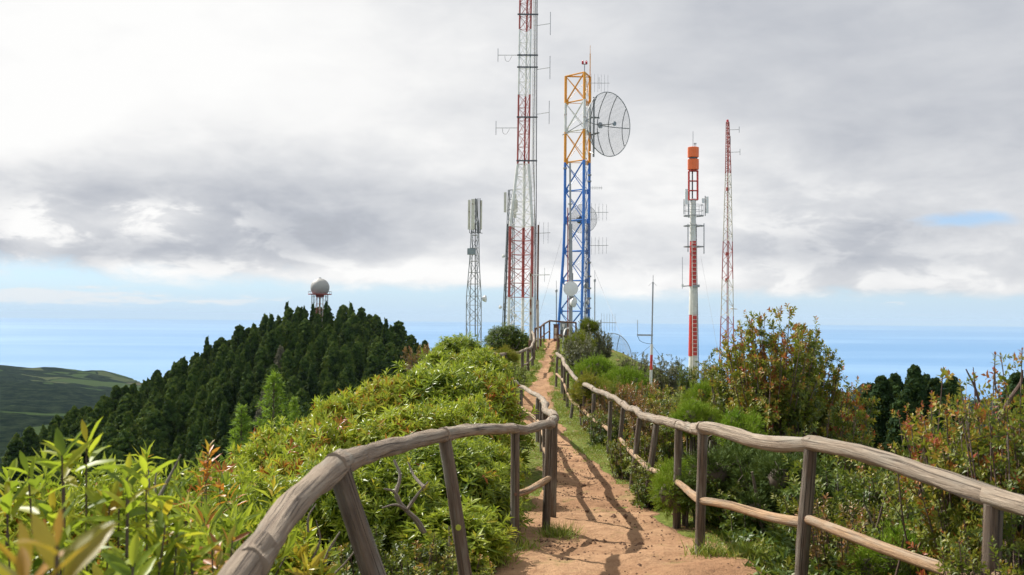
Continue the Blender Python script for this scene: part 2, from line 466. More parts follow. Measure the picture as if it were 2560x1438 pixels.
m, k, b, _ = newmat('ridge_soil')
pos = k.n('ShaderNodeNewGeometry').outputs['Position']
a = k.noise(pos, 1.7, 6, 0.62, 0.4); g = k.noise(pos, 12.0, 6, 0.65); fine = k.noise(pos, 70.0, 3, 0.6)
c = k.mix(k.sstep(g, 0.35, 0.7), (0.10, 0.14, 0.024), (0.20, 0.225, 0.05))
c = k.mix(k.sstep(a, 0.55, 0.66), c, (0.27, 0.165, 0.085))
c = k.mix(k.m('MULTIPLY', k.sstep(fine, 0.5, 0.7), 0.4), c, (0.10, 0.065, 0.03))
k.put(b.inputs['Base Color'], c); b.inputs['Roughness'].default_value = 0.95; b.inputs['Specular IOR Level'].default_value = 0.1
bump(k, b, k.m('ADD', g, k.m('MULTIPLY', fine, 0.4)), 0.9, 0.05)
M_RIDGE = m

m, k, b, _ = newmat('wooded_ground')
pos = k.n('ShaderNodeNewGeometry').outputs['Position']
k.put(b.inputs['Base Color'], k.mix(k.noise(pos, 0.2, 4, 0.6), (0.012, 0.022, 0.008), (0.035, 0.05, 0.016))); b.inputs['Roughness'].default_value = 1.0
b.inputs['Specular IOR Level'].default_value = 0.0
M_WOODED = m

m, k, b, _ = newmat('farmland')
pos = k.n('ShaderNodeNewGeometry').outputs['Position']
px_, py_, pz_ = k.sep(pos)
flat = k.comb(px_, py_, 0.0)
warp = k.n('ShaderNodeVectorMath', operation='ADD'); k.put(warp.inputs[0], flat)
wn = k.n('ShaderNodeTexNoise'); k.put(wn.inputs['Vector'], flat); wn.inputs['Scale'].default_value = 0.004; wn.inputs['Detail'].default_value = 4
sc_ = k.n('ShaderNodeVectorMath', operation='SCALE'); k.put(sc_.inputs[0], wn.outputs['Color']); sc_.inputs['Scale'].default_value = 180.0
k.put(warp.inputs[1], sc_.outputs[0])
vo = k.n('ShaderNodeTexVoronoi'); k.put(vo.inputs['Vector'], k.mapping(warp.outputs[0], scale=(1.0, 0.62, 1))); vo.inputs['Scale'].default_value = 0.0045
ve = k.n('ShaderNodeTexVoronoi', feature='DISTANCE_TO_EDGE'); k.put(ve.inputs['Vector'], k.mapping(warp.outputs[0], scale=(1.0, 0.62, 1))); ve.inputs['Scale'].default_value = 0.0045
rr, rg, rb = k.sep(vo.outputs['Color'])
wood_n = k.noise(flat, 0.0016, 4, 0.55)
far = k.sstep(py_, 2600.0, 3900.0)
isfield = k.sstep(k.m('ADD', k.m('ADD', wood_n, k.m('MULTIPLY', far, 0.13)), k.m('MULTIPLY', k.m('SUBTRACT', rr, 0.5), 0.30)), 0.66, 0.672)
field = k.ramp(rg, [(0.0, (0.040, 0.072, 0.025)), (0.5, (0.060, 0.090, 0.032)), (0.8, (0.085, 0.10, 0.045)), (1.0, (0.10, 0.082, 0.06))])
canopy = k.mix(k.sstep(k.noise(flat, 0.022, 6, 0.72), 0.38, 0.66), (0.005, 0.012, 0.008), (0.026, 0.040, 0.020))
hedge = k.sstep(ve.outputs['Distance'], 0.012, 0.035)
k.put(b.inputs['Base Color'], k.mix(k.m('MULTIPLY', isfield, hedge), canopy, field)); b.inputs['Roughness'].default_value = 1.0; b.inputs['Specular IOR Level'].default_value = 0.0
bump(k, b, k.noise(flat, 0.03, 6, 0.75), 1.0, 26.0)
M_FARM = m

m, k, b, _ = newmat('sea_water')
pos = k.n('ShaderNodeNewGeometry').outputs['Position']
st = k.noise(k.mapping(pos, scale=(0.00012, 0.00030, 1)), 1.0, 6, 0.6, 0.6)
st2 = k.noise(k.mapping(pos, scale=(0.00003, 0.00009, 1), loc=(2, 5, 0)), 1.0, 4, 0.6)
c = k.mix(k.m('ADD', k.m('MULTIPLY', k.sstep(k.m('ADD', k.m('MULTIPLY', st, 0.6), k.m('MULTIPLY', st2, 0.4)), 0.42, 0.62), 0.75), 0.1), (0.070, 0.215, 0.43), (0.185, 0.340, 0.54))
k.put(b.inputs['Base Color'], c); b.inputs['Roughness'].default_value = 0.42; b.inputs['IOR'].default_value = 1.33
bump(k, b, k.noise(pos, 0.02, 6, 0.7), 0.6, 6.0)
M_SEA = m

M_RED = paint('red_paint', (0.64, 0.06, 0.045), 0.5, var=0.25); M_WHITE = paint('white_paint', (0.76, 0.75, 0.71), 0.5, var=0.18, rust=0.03)
M_DKRED = paint('faded_red_paint', (0.42, 0.085, 0.07), 0.55, var=0.3)
M_CREAM = paint('cream_paint', (0.66, 0.63, 0.54), 0.55, rust=0.05)
M_ORANGE = paint('orange_paint', (0.80, 0.33, 0.03), 0.45); M_REDOR = paint('red_orange_shell', (0.88, 0.165, 0.035), 0.4, var=0.12)
M_BLUE = paint('blue_paint', (0.045, 0.19, 0.58), 0.4, var=0.2)
M_GALV = paint('galvanised_steel', (0.34, 0.35, 0.36), 0.5, 0.35); M_DARKST = paint('dark_steel', (0.085, 0.09, 0.10), 0.5, 0.2)
M_GREYP = paint('grey_paint', (0.24, 0.28, 0.31), 0.5); M_RUST = paint('rusty_steel', (0.16, 0.075, 0.045), 0.8, var=0.45)
M_RUSTW = paint('rusty_white_pipe', (0.60, 0.52, 0.43), 0.7, var=0.3, rust=0.14); M_BLACK = paint('black_cable', (0.025, 0.025, 0.03), 0.5)
M_RADOME = paint('radome_shell', (0.47, 0.47, 0.45), 0.6, var=0.5); M_DISH = paint('white_dish', (0.74, 0.74, 0.73), 0.4, var=0.08)
M_LAMP = paint('red_lamp_glass', (0.55, 0.03, 0.05), 0.2); M_BROWNB = paint('rusted_brown_box', (0.15, 0.07, 0.05), 0.7, var=0.4, rust=0.05)
M_TAG = paint('yellow_green_tag', (0.36, 0.42, 0.04), 0.5)
M_STONE = paint('clod', (0.16, 0.085, 0.05), 0.95, var=0.4)
PAL = dict(red=M_RED, white=M_WHITE, dkred=M_DKRED, cream=M_CREAM, orange=M_ORANGE, blue=M_BLUE, galv=M_GALV, dark=M_DARKST)


# ------------------------------------------------------------------ ground shape
_py = [-12, -4, 0, 4, 6.9, 7.6, 9.4, 11.2, 13.1, 15.4, 17, 19.2, 21.8, 24, 25.4, 26.6, 27.6, 29.2, 34, 38, 41, 47, 50, 55, 62, 72, 100, 112, 200]
_pz = [0.1, 0.05, 0.02, 0, -.03, -.06, -.21, -.36, -.49, -.53, -.59, -.63, -.68, -.72, -.62, -.5, -.41, -.34, -.32, -.22, 0, .33, .46, .5, .35, -.4, -1.6, -4, -60]
_cy = [-12, -4, 3, 7, 9.5, 13, 15.4, 18.5, 22.5, 26, 31, 38, 47, 55, 62, 100]
_cx = [.55, .55, .55, .62, .85, 1.03, .96, .90, .73, .65, .95, 1.3, 1.85, 2.2, 2.4, 3.0]
_cw = [1.1, 1.1, 1.1, 1.06, .84, .50, .36, .25, .42, .46, .34, .28, .32, .42, .5, .5]


def pathx(y): return np.interp(y, _cy, _cx)
def pathw(y): return np.interp(y, _cy, _cw)


def ridge(x, y, detail=True):
    x = np.asarray(x, float); y = np.asarray(y, float)
    zc = np.interp(y, _py, _pz); xc = pathx(y)
    wl = np.interp(y, [-5, 24, 29, 33, 46, 60, 100, 130], [1.0, 1.0, 2.2, 1.6, 1.4, 2.5, 3.0, 3.0])
    wr = np.interp(y, [-5, 8, 30, 46, 60, 100, 130], [1.15, 1.1, 1.1, 1.2, 1.6, 2.0, 2.0])
    dl = np.maximum(0, (xc - wl) - x); dr = np.maximum(0, x - (xc + wr))
    fall = 0.60 * (np.sqrt(dl * dl + .16) - .4) + 0.50 * (np.sqrt(dr * dr + .16) - .4)
    z = zc - fall
    dpath = np.abs(x - xc)
    if detail:
        z = z + 0.045 * fbm(x * 0.9, y * 0.9, 3, 4) * np.clip(dpath / 0.8, 0.35, 1) + 0.35 * fbm(x * 0.22, y * 0.22, 9, 3) * np.clip((dl + dr) / 3, 0, 1)
    z = z - 0.05 * np.exp(-(dpath / (pathw(y) * 0.8)) ** 2)
    return z


def ground(x, y): return float(ridge(np.array([x]), np.array([y]))[0])


def grid_mesh(xs, ys, zf):
    X, Y = np.meshgrid(xs, ys); Z = zf(X, Y)
    V = np.stack([X, Y, Z], -1).reshape(-1, 3); nx = len(xs)
    i = np.arange(len(ys) - 1)[:, None] * nx + np.arange(nx - 1)[None, :]
    return MB().add(V, np.stack([i, i + 1, i + nx + 1, i + nx], -1).reshape(-1, 4))


def spread(lo, hi, step, far_lo, far_hi, g=1.14):
    c = list(np.arange(lo, hi, step)); s_ = step
    while c[-1] < far_hi: s_ *= g; c.append(c[-1] + s_)
    s_ = step
    while c[0] > far_lo: s_ *= g; c.insert(0, c[0] - s_)
    return np.array(c)


def struct(name, mb, mat, smooth=True):
    o = part(name, mb, mat, None, smooth); o['kind'] = 'structure'; return o


struct('ridge_ground', grid_mesh(spread(-2.2, 4.2, .11, -150, 150), np.concatenate([np.arange(-12, 4, .4), np.arange(4, 33, .13), spread(33, 58, .4, 33, 190, 1.12)]), ridge), M_RIDGE)

# dirt path laid over it: ragged edges, ruts and scuffs in its surface
ys = np.concatenate([np.arange(-11, 5, .25), np.arange(5, 16, .055), np.arange(16, 34, .12), np.arange(34, 60, .3)])
ts = np.linspace(-1, 1, 33)
Yg, Tg = np.meshgrid(ys, ts, indexing='ij')
side = np.sign(Tg)
ww = pathw(Yg) * (1 + 0.20 * fbm(Yg * 0.55 + side * 40, Yg * 0 + side * 3, 21, 4) + 0.10 * fbm(Yg * 3 + side * 17, Yg * 0 + 2, 22, 3))
Xg = pathx(Yg) + Tg * ww
lift = np.where(np.abs(Tg) > 0.97, -0.03, 0.012 + 0.02 * (1 - Tg * Tg))
Zg = ridge(Xg, Yg) + lift + (1 - np.abs(Tg) ** 4) * (0.028 * fbm(Xg * 2.4, Yg * 2.0, 31, 4) + 0.016 * np.abs(fbm(Xg * 6, Yg * 5, 37, 3)))
V = np.stack([Xg, Yg, Zg], -1).reshape(-1, 3); nx = len(ts)
i = np.arange(len(ys) - 1)[:, None] * nx + np.arange(nx - 1)[None, :]
struct('dirt_path', MB().add(V, np.stack([i, i + 1, i + nx + 1, i + nx], -1).reshape(-1, 4)), M_SOIL)


# wooded hill with the radome
HX, HY = -86.0, 440.0


def hillz(x, y):
    dx = (x - HX) * np.where(x < HX, 0.60, 0.46); dy = (y - HY) * np.where(y < HY, 0.275, 0.5)
    r = np.sqrt(dx * dx + dy * dy)
    return -10.5 - (np.sqrt(r * r + 36) - 6) + 3.0 * fbm(x * 0.02, y * 0.02, 5, 3) * np.clip(r / 20, 0, 1)


struct('wooded_hill', grid_mesh(np.arange(-330, 130, 8.0), np.arange(180, 600, 8.0), hillz), M_WOODED)


# coastal land down to the sea
def landz(x, y):
    d = np.sqrt(x * x + y * y); azp = x / np.maximum(y, 1.0)
    az_ = np.clip(azp, -1.2, 1.2)
    base = np.interp(d, [0, 300, 600, 1500, 3000, 4500, 7000], [-66, -74, -104, -190, -262, -300, -330])
    tilt = np.interp(az_, [-1.2, -0.52, -0.45, -0.38, -0.30, 0.3, 0.45, 0.52, 1.2], [90, 56, 34, -8, -26, -40, -30, -24, -20]) * np.clip((d - 2000) / 2500, 0, 1)
    coast = np.interp(az_, [-1.2, -0.45, -0.385, -0.36, -0.3, 0.3, 0.5, 1.2], [6500, 5600, 5200, 4700, 4300, 4200, 4700, 5200]) + 130 * fbm(az_ * 20, d * 0 + 2, 61, 4)
    z = base + tilt + 16 * fbm(x * 0.0016, y * 0.0016, 51, 4) * np.clip((d - 400) / 1200, 0, 1) + 4.5 * fbm(x * 0.012, y * 0.012, 55, 3) * np.clip(d / 900, 0, 1)
    def cone(px, d0, h, wdt):
        c = P(px, 900, d0); q = np.sqrt((x - c[0]) ** 2 + ((y - c[1]) * 0.6) ** 2) / wdt
        return h * np.exp(-q * q * 2.0)
    z = z + cone(262, 4600, 30, 150) + cone(165, 4700, 16, 140) + cone(2168, 3500, 88, 95)
    t = np.clip((coast - d) / 160.0, -3, 1)
    return np.where(t < 1, -410 + (z + 410) * np.clip(t, -0.3, 1) ** 1 , z)


struct('coastal_land', grid_mesh(np.linspace(-5200, 5200, 261), np.concatenate([np.arange(-60, 1000, 20.0), np.arange(1000, 6800, 26.0)]), landz), M_FARM)
yy = np.concatenate([[-3000, 0, 3000], np.geomspace(4500, 62000, 40)])
struct('sea', grid_mesh(np.linspace(-62000, 62000, 60), yy, lambda X, Y: np.full_like(X, -400.0)), M_SEA)


# ------------------------------------------------------------------ log fences
def smooth_pts(pts, n=6):
    p = np.asarray(pts, float); q = np.vstack([2 * p[0] - p[1], p, 2 * p[-1] - p[-2]]); out = []
    for j in range(1, len(q) - 2):
        for t in np.linspace(0, 1, n, endpoint=False):
            out.append(0.5 * ((2 * q[j]) + (-q[j - 1] + q[j + 1]) * t + (2 * q[j - 1] - 5 * q[j] + 4 * q[j + 1] - q[j + 2]) * t * t + (-q[j - 1] + 3 * q[j] - 3 * q[j + 1] + q[j + 2]) * t ** 3))
    out.append(p[-1]); return np.array(out)


_seed = [1]


def log(name, p0, p1, r0, r1, mat, parent, bow=0.02, n=14, seg=12, over=0.04, wob=0.19):
    _seed[0] += 1; sd_ = _seed[0]; rg_ = np.random.default_rng(sd_)
    p0 = np.asarray(p0, float); p1 = np.asarray(p1, float); dv = p1 - p0; L = np.linalg.norm(dv); u = dv / L
    p0 = p0 - u * over; p1 = p1 + u * over
    t = np.linspace(0, 1, seg)
    off = rg_.normal(0, 1, 3) * bow; off2 = rg_.normal(0, 1, 3) * bow * 0.6
    pts = p0 + (p1 - p0) * t[:, None] + np.sin(math.pi * t)[:, None] * off + np.sin(2 * math.pi * t)[:, None] * off2
    rad = r0 + (r1 - r0) * t
    return part(name, MB().tube(pts, rad, n, True, wob, sd_), mat, parent, True)


def post_to_ground(name, top, low, r, mat, parent, deep=0.25):
    """top and low are world points on the post's axis; it runs on until it enters the ground"""
    top = np.asarray(top, float); u = unit(np.asarray(low, float) - top); t = 0.0
    while t < 4.0:
        t += 0.02; q = top + u * t
        if q[2] < ground(q[0], q[1]): break
    base = top + u * (t + deep)
    _seed[0] += 1
    pts = top + (base - top) * np.linspace(0, 1, 9)[:, None]
    return part(name, MB().tube(pts, np.linspace(r, r * 1.06, 9), 12, True, 0.09, _seed[0]), mat, parent, True)


# right-hand fence
RP = [  # top px,py  base px,py  depth
    (3060, 1425, 3060, 2100, 3.35), (2484, 1262, 2474, 1600, 4.6), (2027, 1125, 2003, 1430, 6.2), (1757, 1082, 1749, 1385, 7.6), (1696, 1073, 1692, 1310, 9.4), (1641, 1062, 1615, 1262, 11.2),
    (1599, 1046, 1580, 1215, 13.1), (1558, 1020, 1545, 1160, 15.4), (1527, 1004, 1522, 1134, 17.0), (1485, 985, 1480, 1099, 19.2), (1461, 972, 1460, 1069, 21.8),
    (1439, 957, 1427, 1045, 24.0), (1420, 933, 1418, 1023, 25.4), (1411, 914, 1411, 997, 26.6), (1405, 903, 1405, 982, 27.6), (1393, 892, 1390, 968, 29.2)]
RT = [(3060, 1405), (2484, 1243), (2027, 1108), (1757, 1070), (1696, 1062), (1641, 1050), (1599, 1034), (1558, 1009), (1527, 993), (1485, 974), (1461, 961), (1439, 946), (1420, 923), (1411, 905), (1405, 895), (1393, 884)]
b0 = P(*RP[3][2:4], RP[3][4]); b0[2] = ground(b0[0], b0[1])
rf = thing('log_fence', 'long weathered log fence along the right edge of the dirt path', 'fence', b0)
for k_, q in enumerate(RP):
    post_to_ground('post', P(q[0], q[1], q[4]), P(q[2], q[3], q[4]), (0.046, 0.045, 0.041, 0.038, 0.036)[min(k_, 4)], M_POST, rf)
for k_ in range(len(RP) - 1):
    A = P(*RT[k_], RP[k_][4]); B = P(*RT[k_ + 1], RP[k_ + 1][4])
    log('top_rail', A, B, 0.049, 0.044, M_RAIL, rf, 0.018, 16, 16, 0.035)
    if k_ in (7,): continue
    q0, q1 = RP[k_], RP[k_ + 1]; f0 = 0.56 if k_ > 0 else 0.5
    a0 = P(q0[0] + (q0[2] - q0[0]) * f0, q0[1] + (q0[3] - q0[1]) * f0 + (0 if k_ > 2 else 12), q0[4]); a1 = P(q1[0] + (q1[2] - q1[0]) * f0, q1[1] + (q1[3] - q1[1]) * f0, q1[4])
    log('lower_rail', a0, a1, 0.034, 0.030, M_LOW, rf, 0.006, 12, 10, 0.0, 0.11)
for k_ in range(1, 6):
    for c__ in (P(RT[k_][0] - 2, RT[k_][1] + 3, RP[k_][4]), P(*[RP[k_][0] + (RP[k_][2] - RP[k_][0]) * .56, RP[k_][1] + (RP[k_][3] - RP[k_][1]) * .56], RP[k_][4])):
        u_ = unit(CAMLOC - c__); part('bolt', MB().lathe(c__ + u_ * .040, u_, [(-.01, .001), (-.01, .013), (.008, .013), (.010, .001)], 8), M_RUST, rf)
for px, py, d, lx in ((1607, 1212, 12.9, 16), (1551, 1160, 15.2, 2)):
    s0 = P(px + lx, py - 25, d); post_to_ground('stump_stake', s0, P(px, py + 10, d), 0.035, M_POST, rf)

# left-hand near fence
LT = [(120, 2150, 1.45), (640, 1392, 2.35), (845, 1160, 3.4), (1112, 1086, 5.5), (1288, 1072, 7.8), (1374, 1062, 8.95), (1386, 1046, 9.9), (1362, 1027, 12.5), (1364, 1011, 14.6), (1354, 997, 17.0), (1344, 988, 18.7), (1303, 967, 23.9), (1286, 951, 26.2), (1266, 938, 28.2)]
b0 = P(1372, 1321, 8.95); b0[2] = ground(b0[0], b0[1])
lf = thing('log_fence', 'brown log fence sweeping from the lower left to a sharp corner beside the path', 'fence', b0)
for k_, (px, py, d) in enumerate(LT):
    if k_ == 1: continue
    off = {0: (0, 300), 2: (85, 265), 3: (50, 340), 4: (-1, 300), 5: (-9, 255), 6: (-4, 205), 7: (2, 180), 8: (1, 160), 9: (0, 128), 10: (0, 118), 11: (1, 80), 12: (2, 70), 13: (0, 60)}[k_]
    post_to_ground('post', P(px, py + 8, d), P(px + off[0], py + off[1], d), 0.039 if k_ < 3 else 0.036, M_POST, lf)
rr_ = [0.041, 0.041, 0.041, 0.040, 0.040, 0.040] + [0.042] * 9
mid = {0: [], 1: [(735, 1262, 2.85)], 2: [(960, 1122, 4.35)], 3: [(1200, 1074, 6.6)]}
for k_ in range(len(LT) - 1):
    pts = [LT[k_]] + mid.get(k_, []) + [LT[k_ + 1]]
    if len(pts) == 3:
        _seed[0] += 1
        sp = smooth_pts([P(*q) for q in pts], 9); u0 = unit(sp[1] - sp[0]); u1 = unit(sp[-1] - sp[-2])
        sp = np.vstack([sp[0] - u0 * 0.06, sp, sp[-1] + u1 * 0.06])
        part('top_rail', MB().tube(sp, np.linspace(rr_[k_], rr_[k_ + 1] - 0.002, len(sp)), 18, True, 0.17, _seed[0]), M_RAILD, lf, True)
    else:
        log('top_rail', P(*pts[0]), P(*pts[1]), rr_[k_], rr_[k_ + 1], M_RAILD if k_ < 6 else M_RAIL, lf, 0.014, 16, 14, 0.05)
_seed[0] += 1
part('lower_rail', MB().tube(smooth_pts([P(1290, 1236, 7.8), P(1325, 1224, 8.2), P(1372, 1196, 8.95)], 6), 0.027, 12, True, 0.15, _seed[0]), M_LOW, lf, True)
for k_ in (6, 7, 8, 9, 10, 11):
    a0 = np.array(P(*LT[k_])) - [0, 0, .48]; a1 = np.array(P(*LT[k_ + 1])) - [0, 0, .48]
    log('lower_rail', a0, a1, 0.030, 0.027, M_LOW, lf, 0.012, 10, 8, 0.0)

tg = P(1146, 1319, 5.44); part('marker_tag', MB().lathe(tg, [0, -1, 0], [(0, .001), (0, .016), (.004, .016), (.004, .001)], 14), M_TAG, lf)
pk = thing('step_plank', 'reddish plank lying across the gap of the left fence', 'plank', P(1270, 955, 28.3)); part('board', MB().box(P(1270, 955, 28.3), .42, .16, .05), M_LOW, pk)

for px, py, d in ((1289, 1236, 7.8), (1290, 1074, 7.8), (1376, 1064, 8.95), (1114, 1092, 5.5)):
    c__ = P(px, py, d); u_ = unit(CAMLOC - c__); part('bolt', MB().lathe(c__ + u_ * .036, u_, [(-.01, .001), (-.01, .014), (.008, .014), (.010, .001)], 8), M_RUST, lf)

# upper left fence
UT = [(1222, 886, 31.0), (1262, 885, 32.6), (1306, 877, 34.2), (1320, 873, 36), (1331, 860, 38), (1335, 845, 40.5), (1331, 830, 43)]
b0 = P(1306, 945, 34.2); b0[2] = ground(b0[0], b0[1])
uf = thing('log_fence', 'far log fence with a curved thin rail climbing left of the upper path', 'fence', b0)
for k_, (px, py, d) in enumerate(UT):
    post_to_ground('post', P(px, py + 3, d), P(px, py + 60, d), 0.055, M_POST, uf)
    if k_ < len(UT) - 1:
        log('top_rail', P(*UT[k_]), P(*UT[k_ + 1]), 0.050, 0.048, M_RAILD if k_ < 3 else M_RAIL, uf, 0.03, 10, 10, 0.03)
        if 1 < k_ < 4:
            log('lower_rail', np.array(P(*UT[k_])) - [0, 0, .5], np.array(P(*UT[k_ + 1])) - [0, 0, .5], 0.03, 0.03, M_RAILD, uf, 0.02, 8, 8, 0.0)

# metal guard rail at the crest
GT = [(1338, 822, 44), (1352, 817, 46.5), (1360, 810, 50), (1374, 802, 54), (1420, 806, 55), (1440, 807, 55.5)]
b0 = P(1374, 846, 54); b0[2] = ground(b0[0], b0[1])
gf = thing('guard_rail', 'dark metal guard rail around the crest at the end of the path', 'railing', b0)
for k_, (px, py, d) in enumerate(GT):
    p_ = P(px, py, d); post_to_ground('post', p_, p_ - [0, 0, 1], 0.045, M_RUST, gf)
    if k_ < len(GT) - 1:
        strut('top_rail', p_, P(*GT[k_ + 1]), 0.045, M_RUST, gf, 8)
        if k_ < 3: strut('lower_rail', p_ - [0, 0, .55], np.array(P(*GT[k_ + 1])) - [0, 0, .55], 0.03, M_RUST, gf, 8)
b0 = P(1396, 885, 41); b0[2] = ground(b0[0], b0[1])
gf2 = thing('guard_rail', 'short dark handrail and post at the right side of the upper path', 'railing', b0)
p_ = P(1396, 838, 41); post_to_ground('post', p_, p_ - [0, 0, 1], 0.06, M_RUST, gf2)
p2 = P(1421, 843, 42.5); strut('top_rail', p_, p2, 0.05, M_RUST, gf2, 8); post_to_ground('post', p2, p2 - [0, 0, 1], 0.05, M_RUST, gf2)
part('white_pipe', MB().tube(smooth_pts([P(1408, 872, 41.5), P(1409, 845, 41.7), P(1412, 827, 42), P(1416, 822, 42.4), P(1422, 821, 42.8)], 5), 0.03, 8), M_WHITE, gf2, True)
strut('white_pipe', P(1406, 878, 41.2), P(1409, 816, 41.2), 0.02, M_WHITE, gf2)

# crest furniture
b0 = P(1390, 852, 51); b0[2] = ground(b0[0], b0[1])
bx = thing('steel_post', 'squat rusty brown steel box post standing on the crest of the path', 'post', b0)
part('casing', MB().box(b0 + [0.0, 0, .42], 0.26, 0.24, 0.95), M_BROWNB, bx)
part('cap', MB().box(b0 + [0.0, 0, .905], 0.31, 0.29, 0.03), M_RUST, bx)
part('face_panel', MB().box(b0 + [-0.03, -.128, .45], 0.12, 0.02, 0.55), M_RUSTW, bx)
b0 = P(1410, 850, 56); b0[2] = ground(b0[0], b0[1])
cb = thing('utility_cabinet', 'grey steel utility cabinet with dark lower door behind the crest post', 'cabinet', b0)
part('upper_box', MB().box(b0 + [0, 0, .72], 0.44, 0.3, 0.45), M_GREYP, cb); part('lower_door', MB().box(b0 + [0, 0, .26], 0.44, 0.3, 0.46), M_DARKST, cb)
part('vent', MB().box(b0 + [-.05, -.157, .75], 0.14, 0.014, 0.16), M_WHITE, cb); part('lid', MB().box(b0 + [0, 0, .962], 0.5, 0.36, 0.03), M_RUSTW, cb)


# ------------------------------------------------------------------ towers
def zat(py, d, px=1400):
    return float(P(px, py, d)[2])


def at(px, d, z):
    """point at depth d on pixel column px (near the horizon) with height z"""
    lo, hi = -4000.0, 4000.0
    for _ in range(50):
        m_ = (lo + hi) / 2
        if P(px, m_, d)[2] > z: lo = m_
        else: hi = m_
    return P(px, lo, d)


def yagi(parent, p0, direction, length, n, half, r=0.012, name='yagi_antenna', mat=None, fold=False):
    """boom with vertical elements; a part of its mast"""
    mat = mat or M_GALV
    mb = MB(); p0 = np.asarray(p0, float); u = unit(direction); p1 = p0 + u * length
    mb.rod(p0, p1, r * 1.5, 5)
    o = part(name, mb, mat, parent)
    for j in range(n):
        c_ = p0 + u * length * ((j + 0.5) / n if n > 1 else 1.0); h_ = half * (1 - 0.12 * j / max(n, 1))
        strut('element', c_ - [0, 0, h_], c_ + [0, 0, h_], r * 0.8, mat, o, 5)
    if fold:
        c_ = p0 + u * length * 0.45
        part('folded_dipole', MB().tube([c_ + [0, -.05, -half * .6], c_ + [0.05, -.05, -half * .6], c_ + [.05, -.05, half * .6], c_ + [0, -.05, half * .6], c_ + [0, -.05, -half * .6]], r * .8, 5), mat, o)
    return o


def dipole(parent, p0, p1, half, mat=None):
    o = part('dipole_antenna', MB().rod(p0, p1, 0.022, 5), mat or M_GALV, parent)
    strut('element', np.asarray(p1) - [0, 0, half], np.asarray(p1) + [0, 0, half], 0.022, mat or M_GALV, o, 5)
    return o


def drum_dish(parent, c, axis, dia, depth=0.35, name='dish_antenna'):
    o = part(name, MB().lathe(c, axis, [(-depth * .7, 0.02), (-depth * .6, dia * .28), (-depth * .15, dia * .46), (0.0, dia * .5), (0.03, dia * .5), (0.03, dia * .485)], 28), M_DISH, parent, True)
    part('cover', MB().lathe(c, axis, [(0.018, dia * .487), (0.05, dia * .3), (0.06, 0.005)], 28), M_DISH, o, True)
    return o


def grid_dish(parent, c, axis, dia, nwire, ribs, rw=0.006, name='grid_dish', sag=0.18, mesh2=False):
    """parabolic grid reflector: rim, ribs, wires, feed; the dish is one part, those are its sub-parts"""
    axis = unit(axis); c = np.asarray(c, float); hx = unit(np.cross(axis, [0, 0, 1.0])); hz = np.cross(hx, axis); Rr = dia / 2

    def S(a, b_):
        a = np.asarray(a, float); b_ = np.asarray(b_, float)
        return c + a[..., None] * hx + b_[..., None] * hz + (((a * a + b_ * b_) / (Rr * Rr) - 1) * dia * sag)[..., None] * axis
    th = np.linspace(0, 2 * math.pi, 49)
    o = part(name, MB().tube(S(Rr * np.cos(th), Rr * np.sin(th)), dia * 0.0075, 6, False), M_GALV, parent, True)
    wm = MB()
    for q in np.linspace(-.985, .985, nwire):
        hw = Rr * math.sqrt(1 - q * q); t = np.linspace(-hw, hw, 13)
        wm.tube(S(t, np.full(13, q * Rr)), rw, 4, False)
        if mesh2: wm.tube(S(np.full(13, q * Rr), t), rw, 4, False)
    part('wire_grid', wm, M_GALV, o, kind='stuff')
    for q in ribs:
        hw = Rr * math.sqrt(1 - q * q); t = np.linspace(-hw, hw, 15)
        p_ = S(np.full(15, q * Rr), t) - axis * dia * 0.012
        part('rib', MB().tube(p_, dia * 0.0065, 6), M_DARKST, o, True)
    t = np.linspace(-Rr, Rr, 15)
    part('cross_rib', MB().tube(S(t, np.zeros(15)) - axis * dia * .014, dia * 0.006, 6), M_GALV, o, True)
    f0 = S(np.array(0.0), np.array(0.0)); f1 = c + axis * dia * 0.12
    part('feed_boom', MB().rod(f0, f1, dia * 0.008, 6), M_GALV, o); part('feed', MB().lathe(f1, axis, [(-.04, .01), (-.04, dia * .035), (.04, dia * .035), (.04, .01)], 12), M_GREYP, o)
    part('hub_plate', MB().lathe(f0, axis, [(-.03, .01), (-.03, dia * .05), (.02, dia * .05), (.02, .01)], 16), M_GALV, o)
    return o


def lattice(root, legs, zs, band, leg_r, br_r, horiz=True, cross=True, plates=0.0, alt=False, back=1.0):
    """legs: function z -> (n,3); zs: joint heights; band: function z -> material"""
    n = len(legs(zs[0]))
    for j in range(len(zs) - 1):
        z0, z1 = zs[j], zs[j + 1]; A, B = legs(z0), legs(z1); m_ = band((z0 + z1) / 2)
        for q in range(n):
            strut('leg', A[q], B[q], leg_r, m_, root, 8)
            r_ = (q + 1) % n; bk = br_r; br_r = br_r * (back if q else 1.0)
            if horiz: strut('horizontal_bar', A[q], A[r_], br_r * 0.9, m_, root)
            if alt:
                if (j + q) % 2: strut('diagonal_brace', A[q], B[r_], br_r, m_, root)
                else: strut('diagonal_brace', A[r_], B[q], br_r, m_, root)
            else:
                strut('diagonal_brace', A[q], B[r_], br_r, m_, root)
                if cross: strut('diagonal_brace', A[r_], B[q], br_r * 0.6, m_, root)
            if plates:
                u = unit(A[r_] - A[q]); v = np.array([0, 0, 1.0]); w_ = np.cross(u, v)
                part('gusset_plate', MB().box(A[q] + u * plates * .7, plates * 1.3, 0.02, plates * 1.5, np.stack([u, w_, v])), m_, root)
            br_r = bk
    T = legs(zs[-1])
    for q in range(n): strut('horizontal_bar', T[q], T[(q + 1) % n], br_r, band(zs[-1]), root)


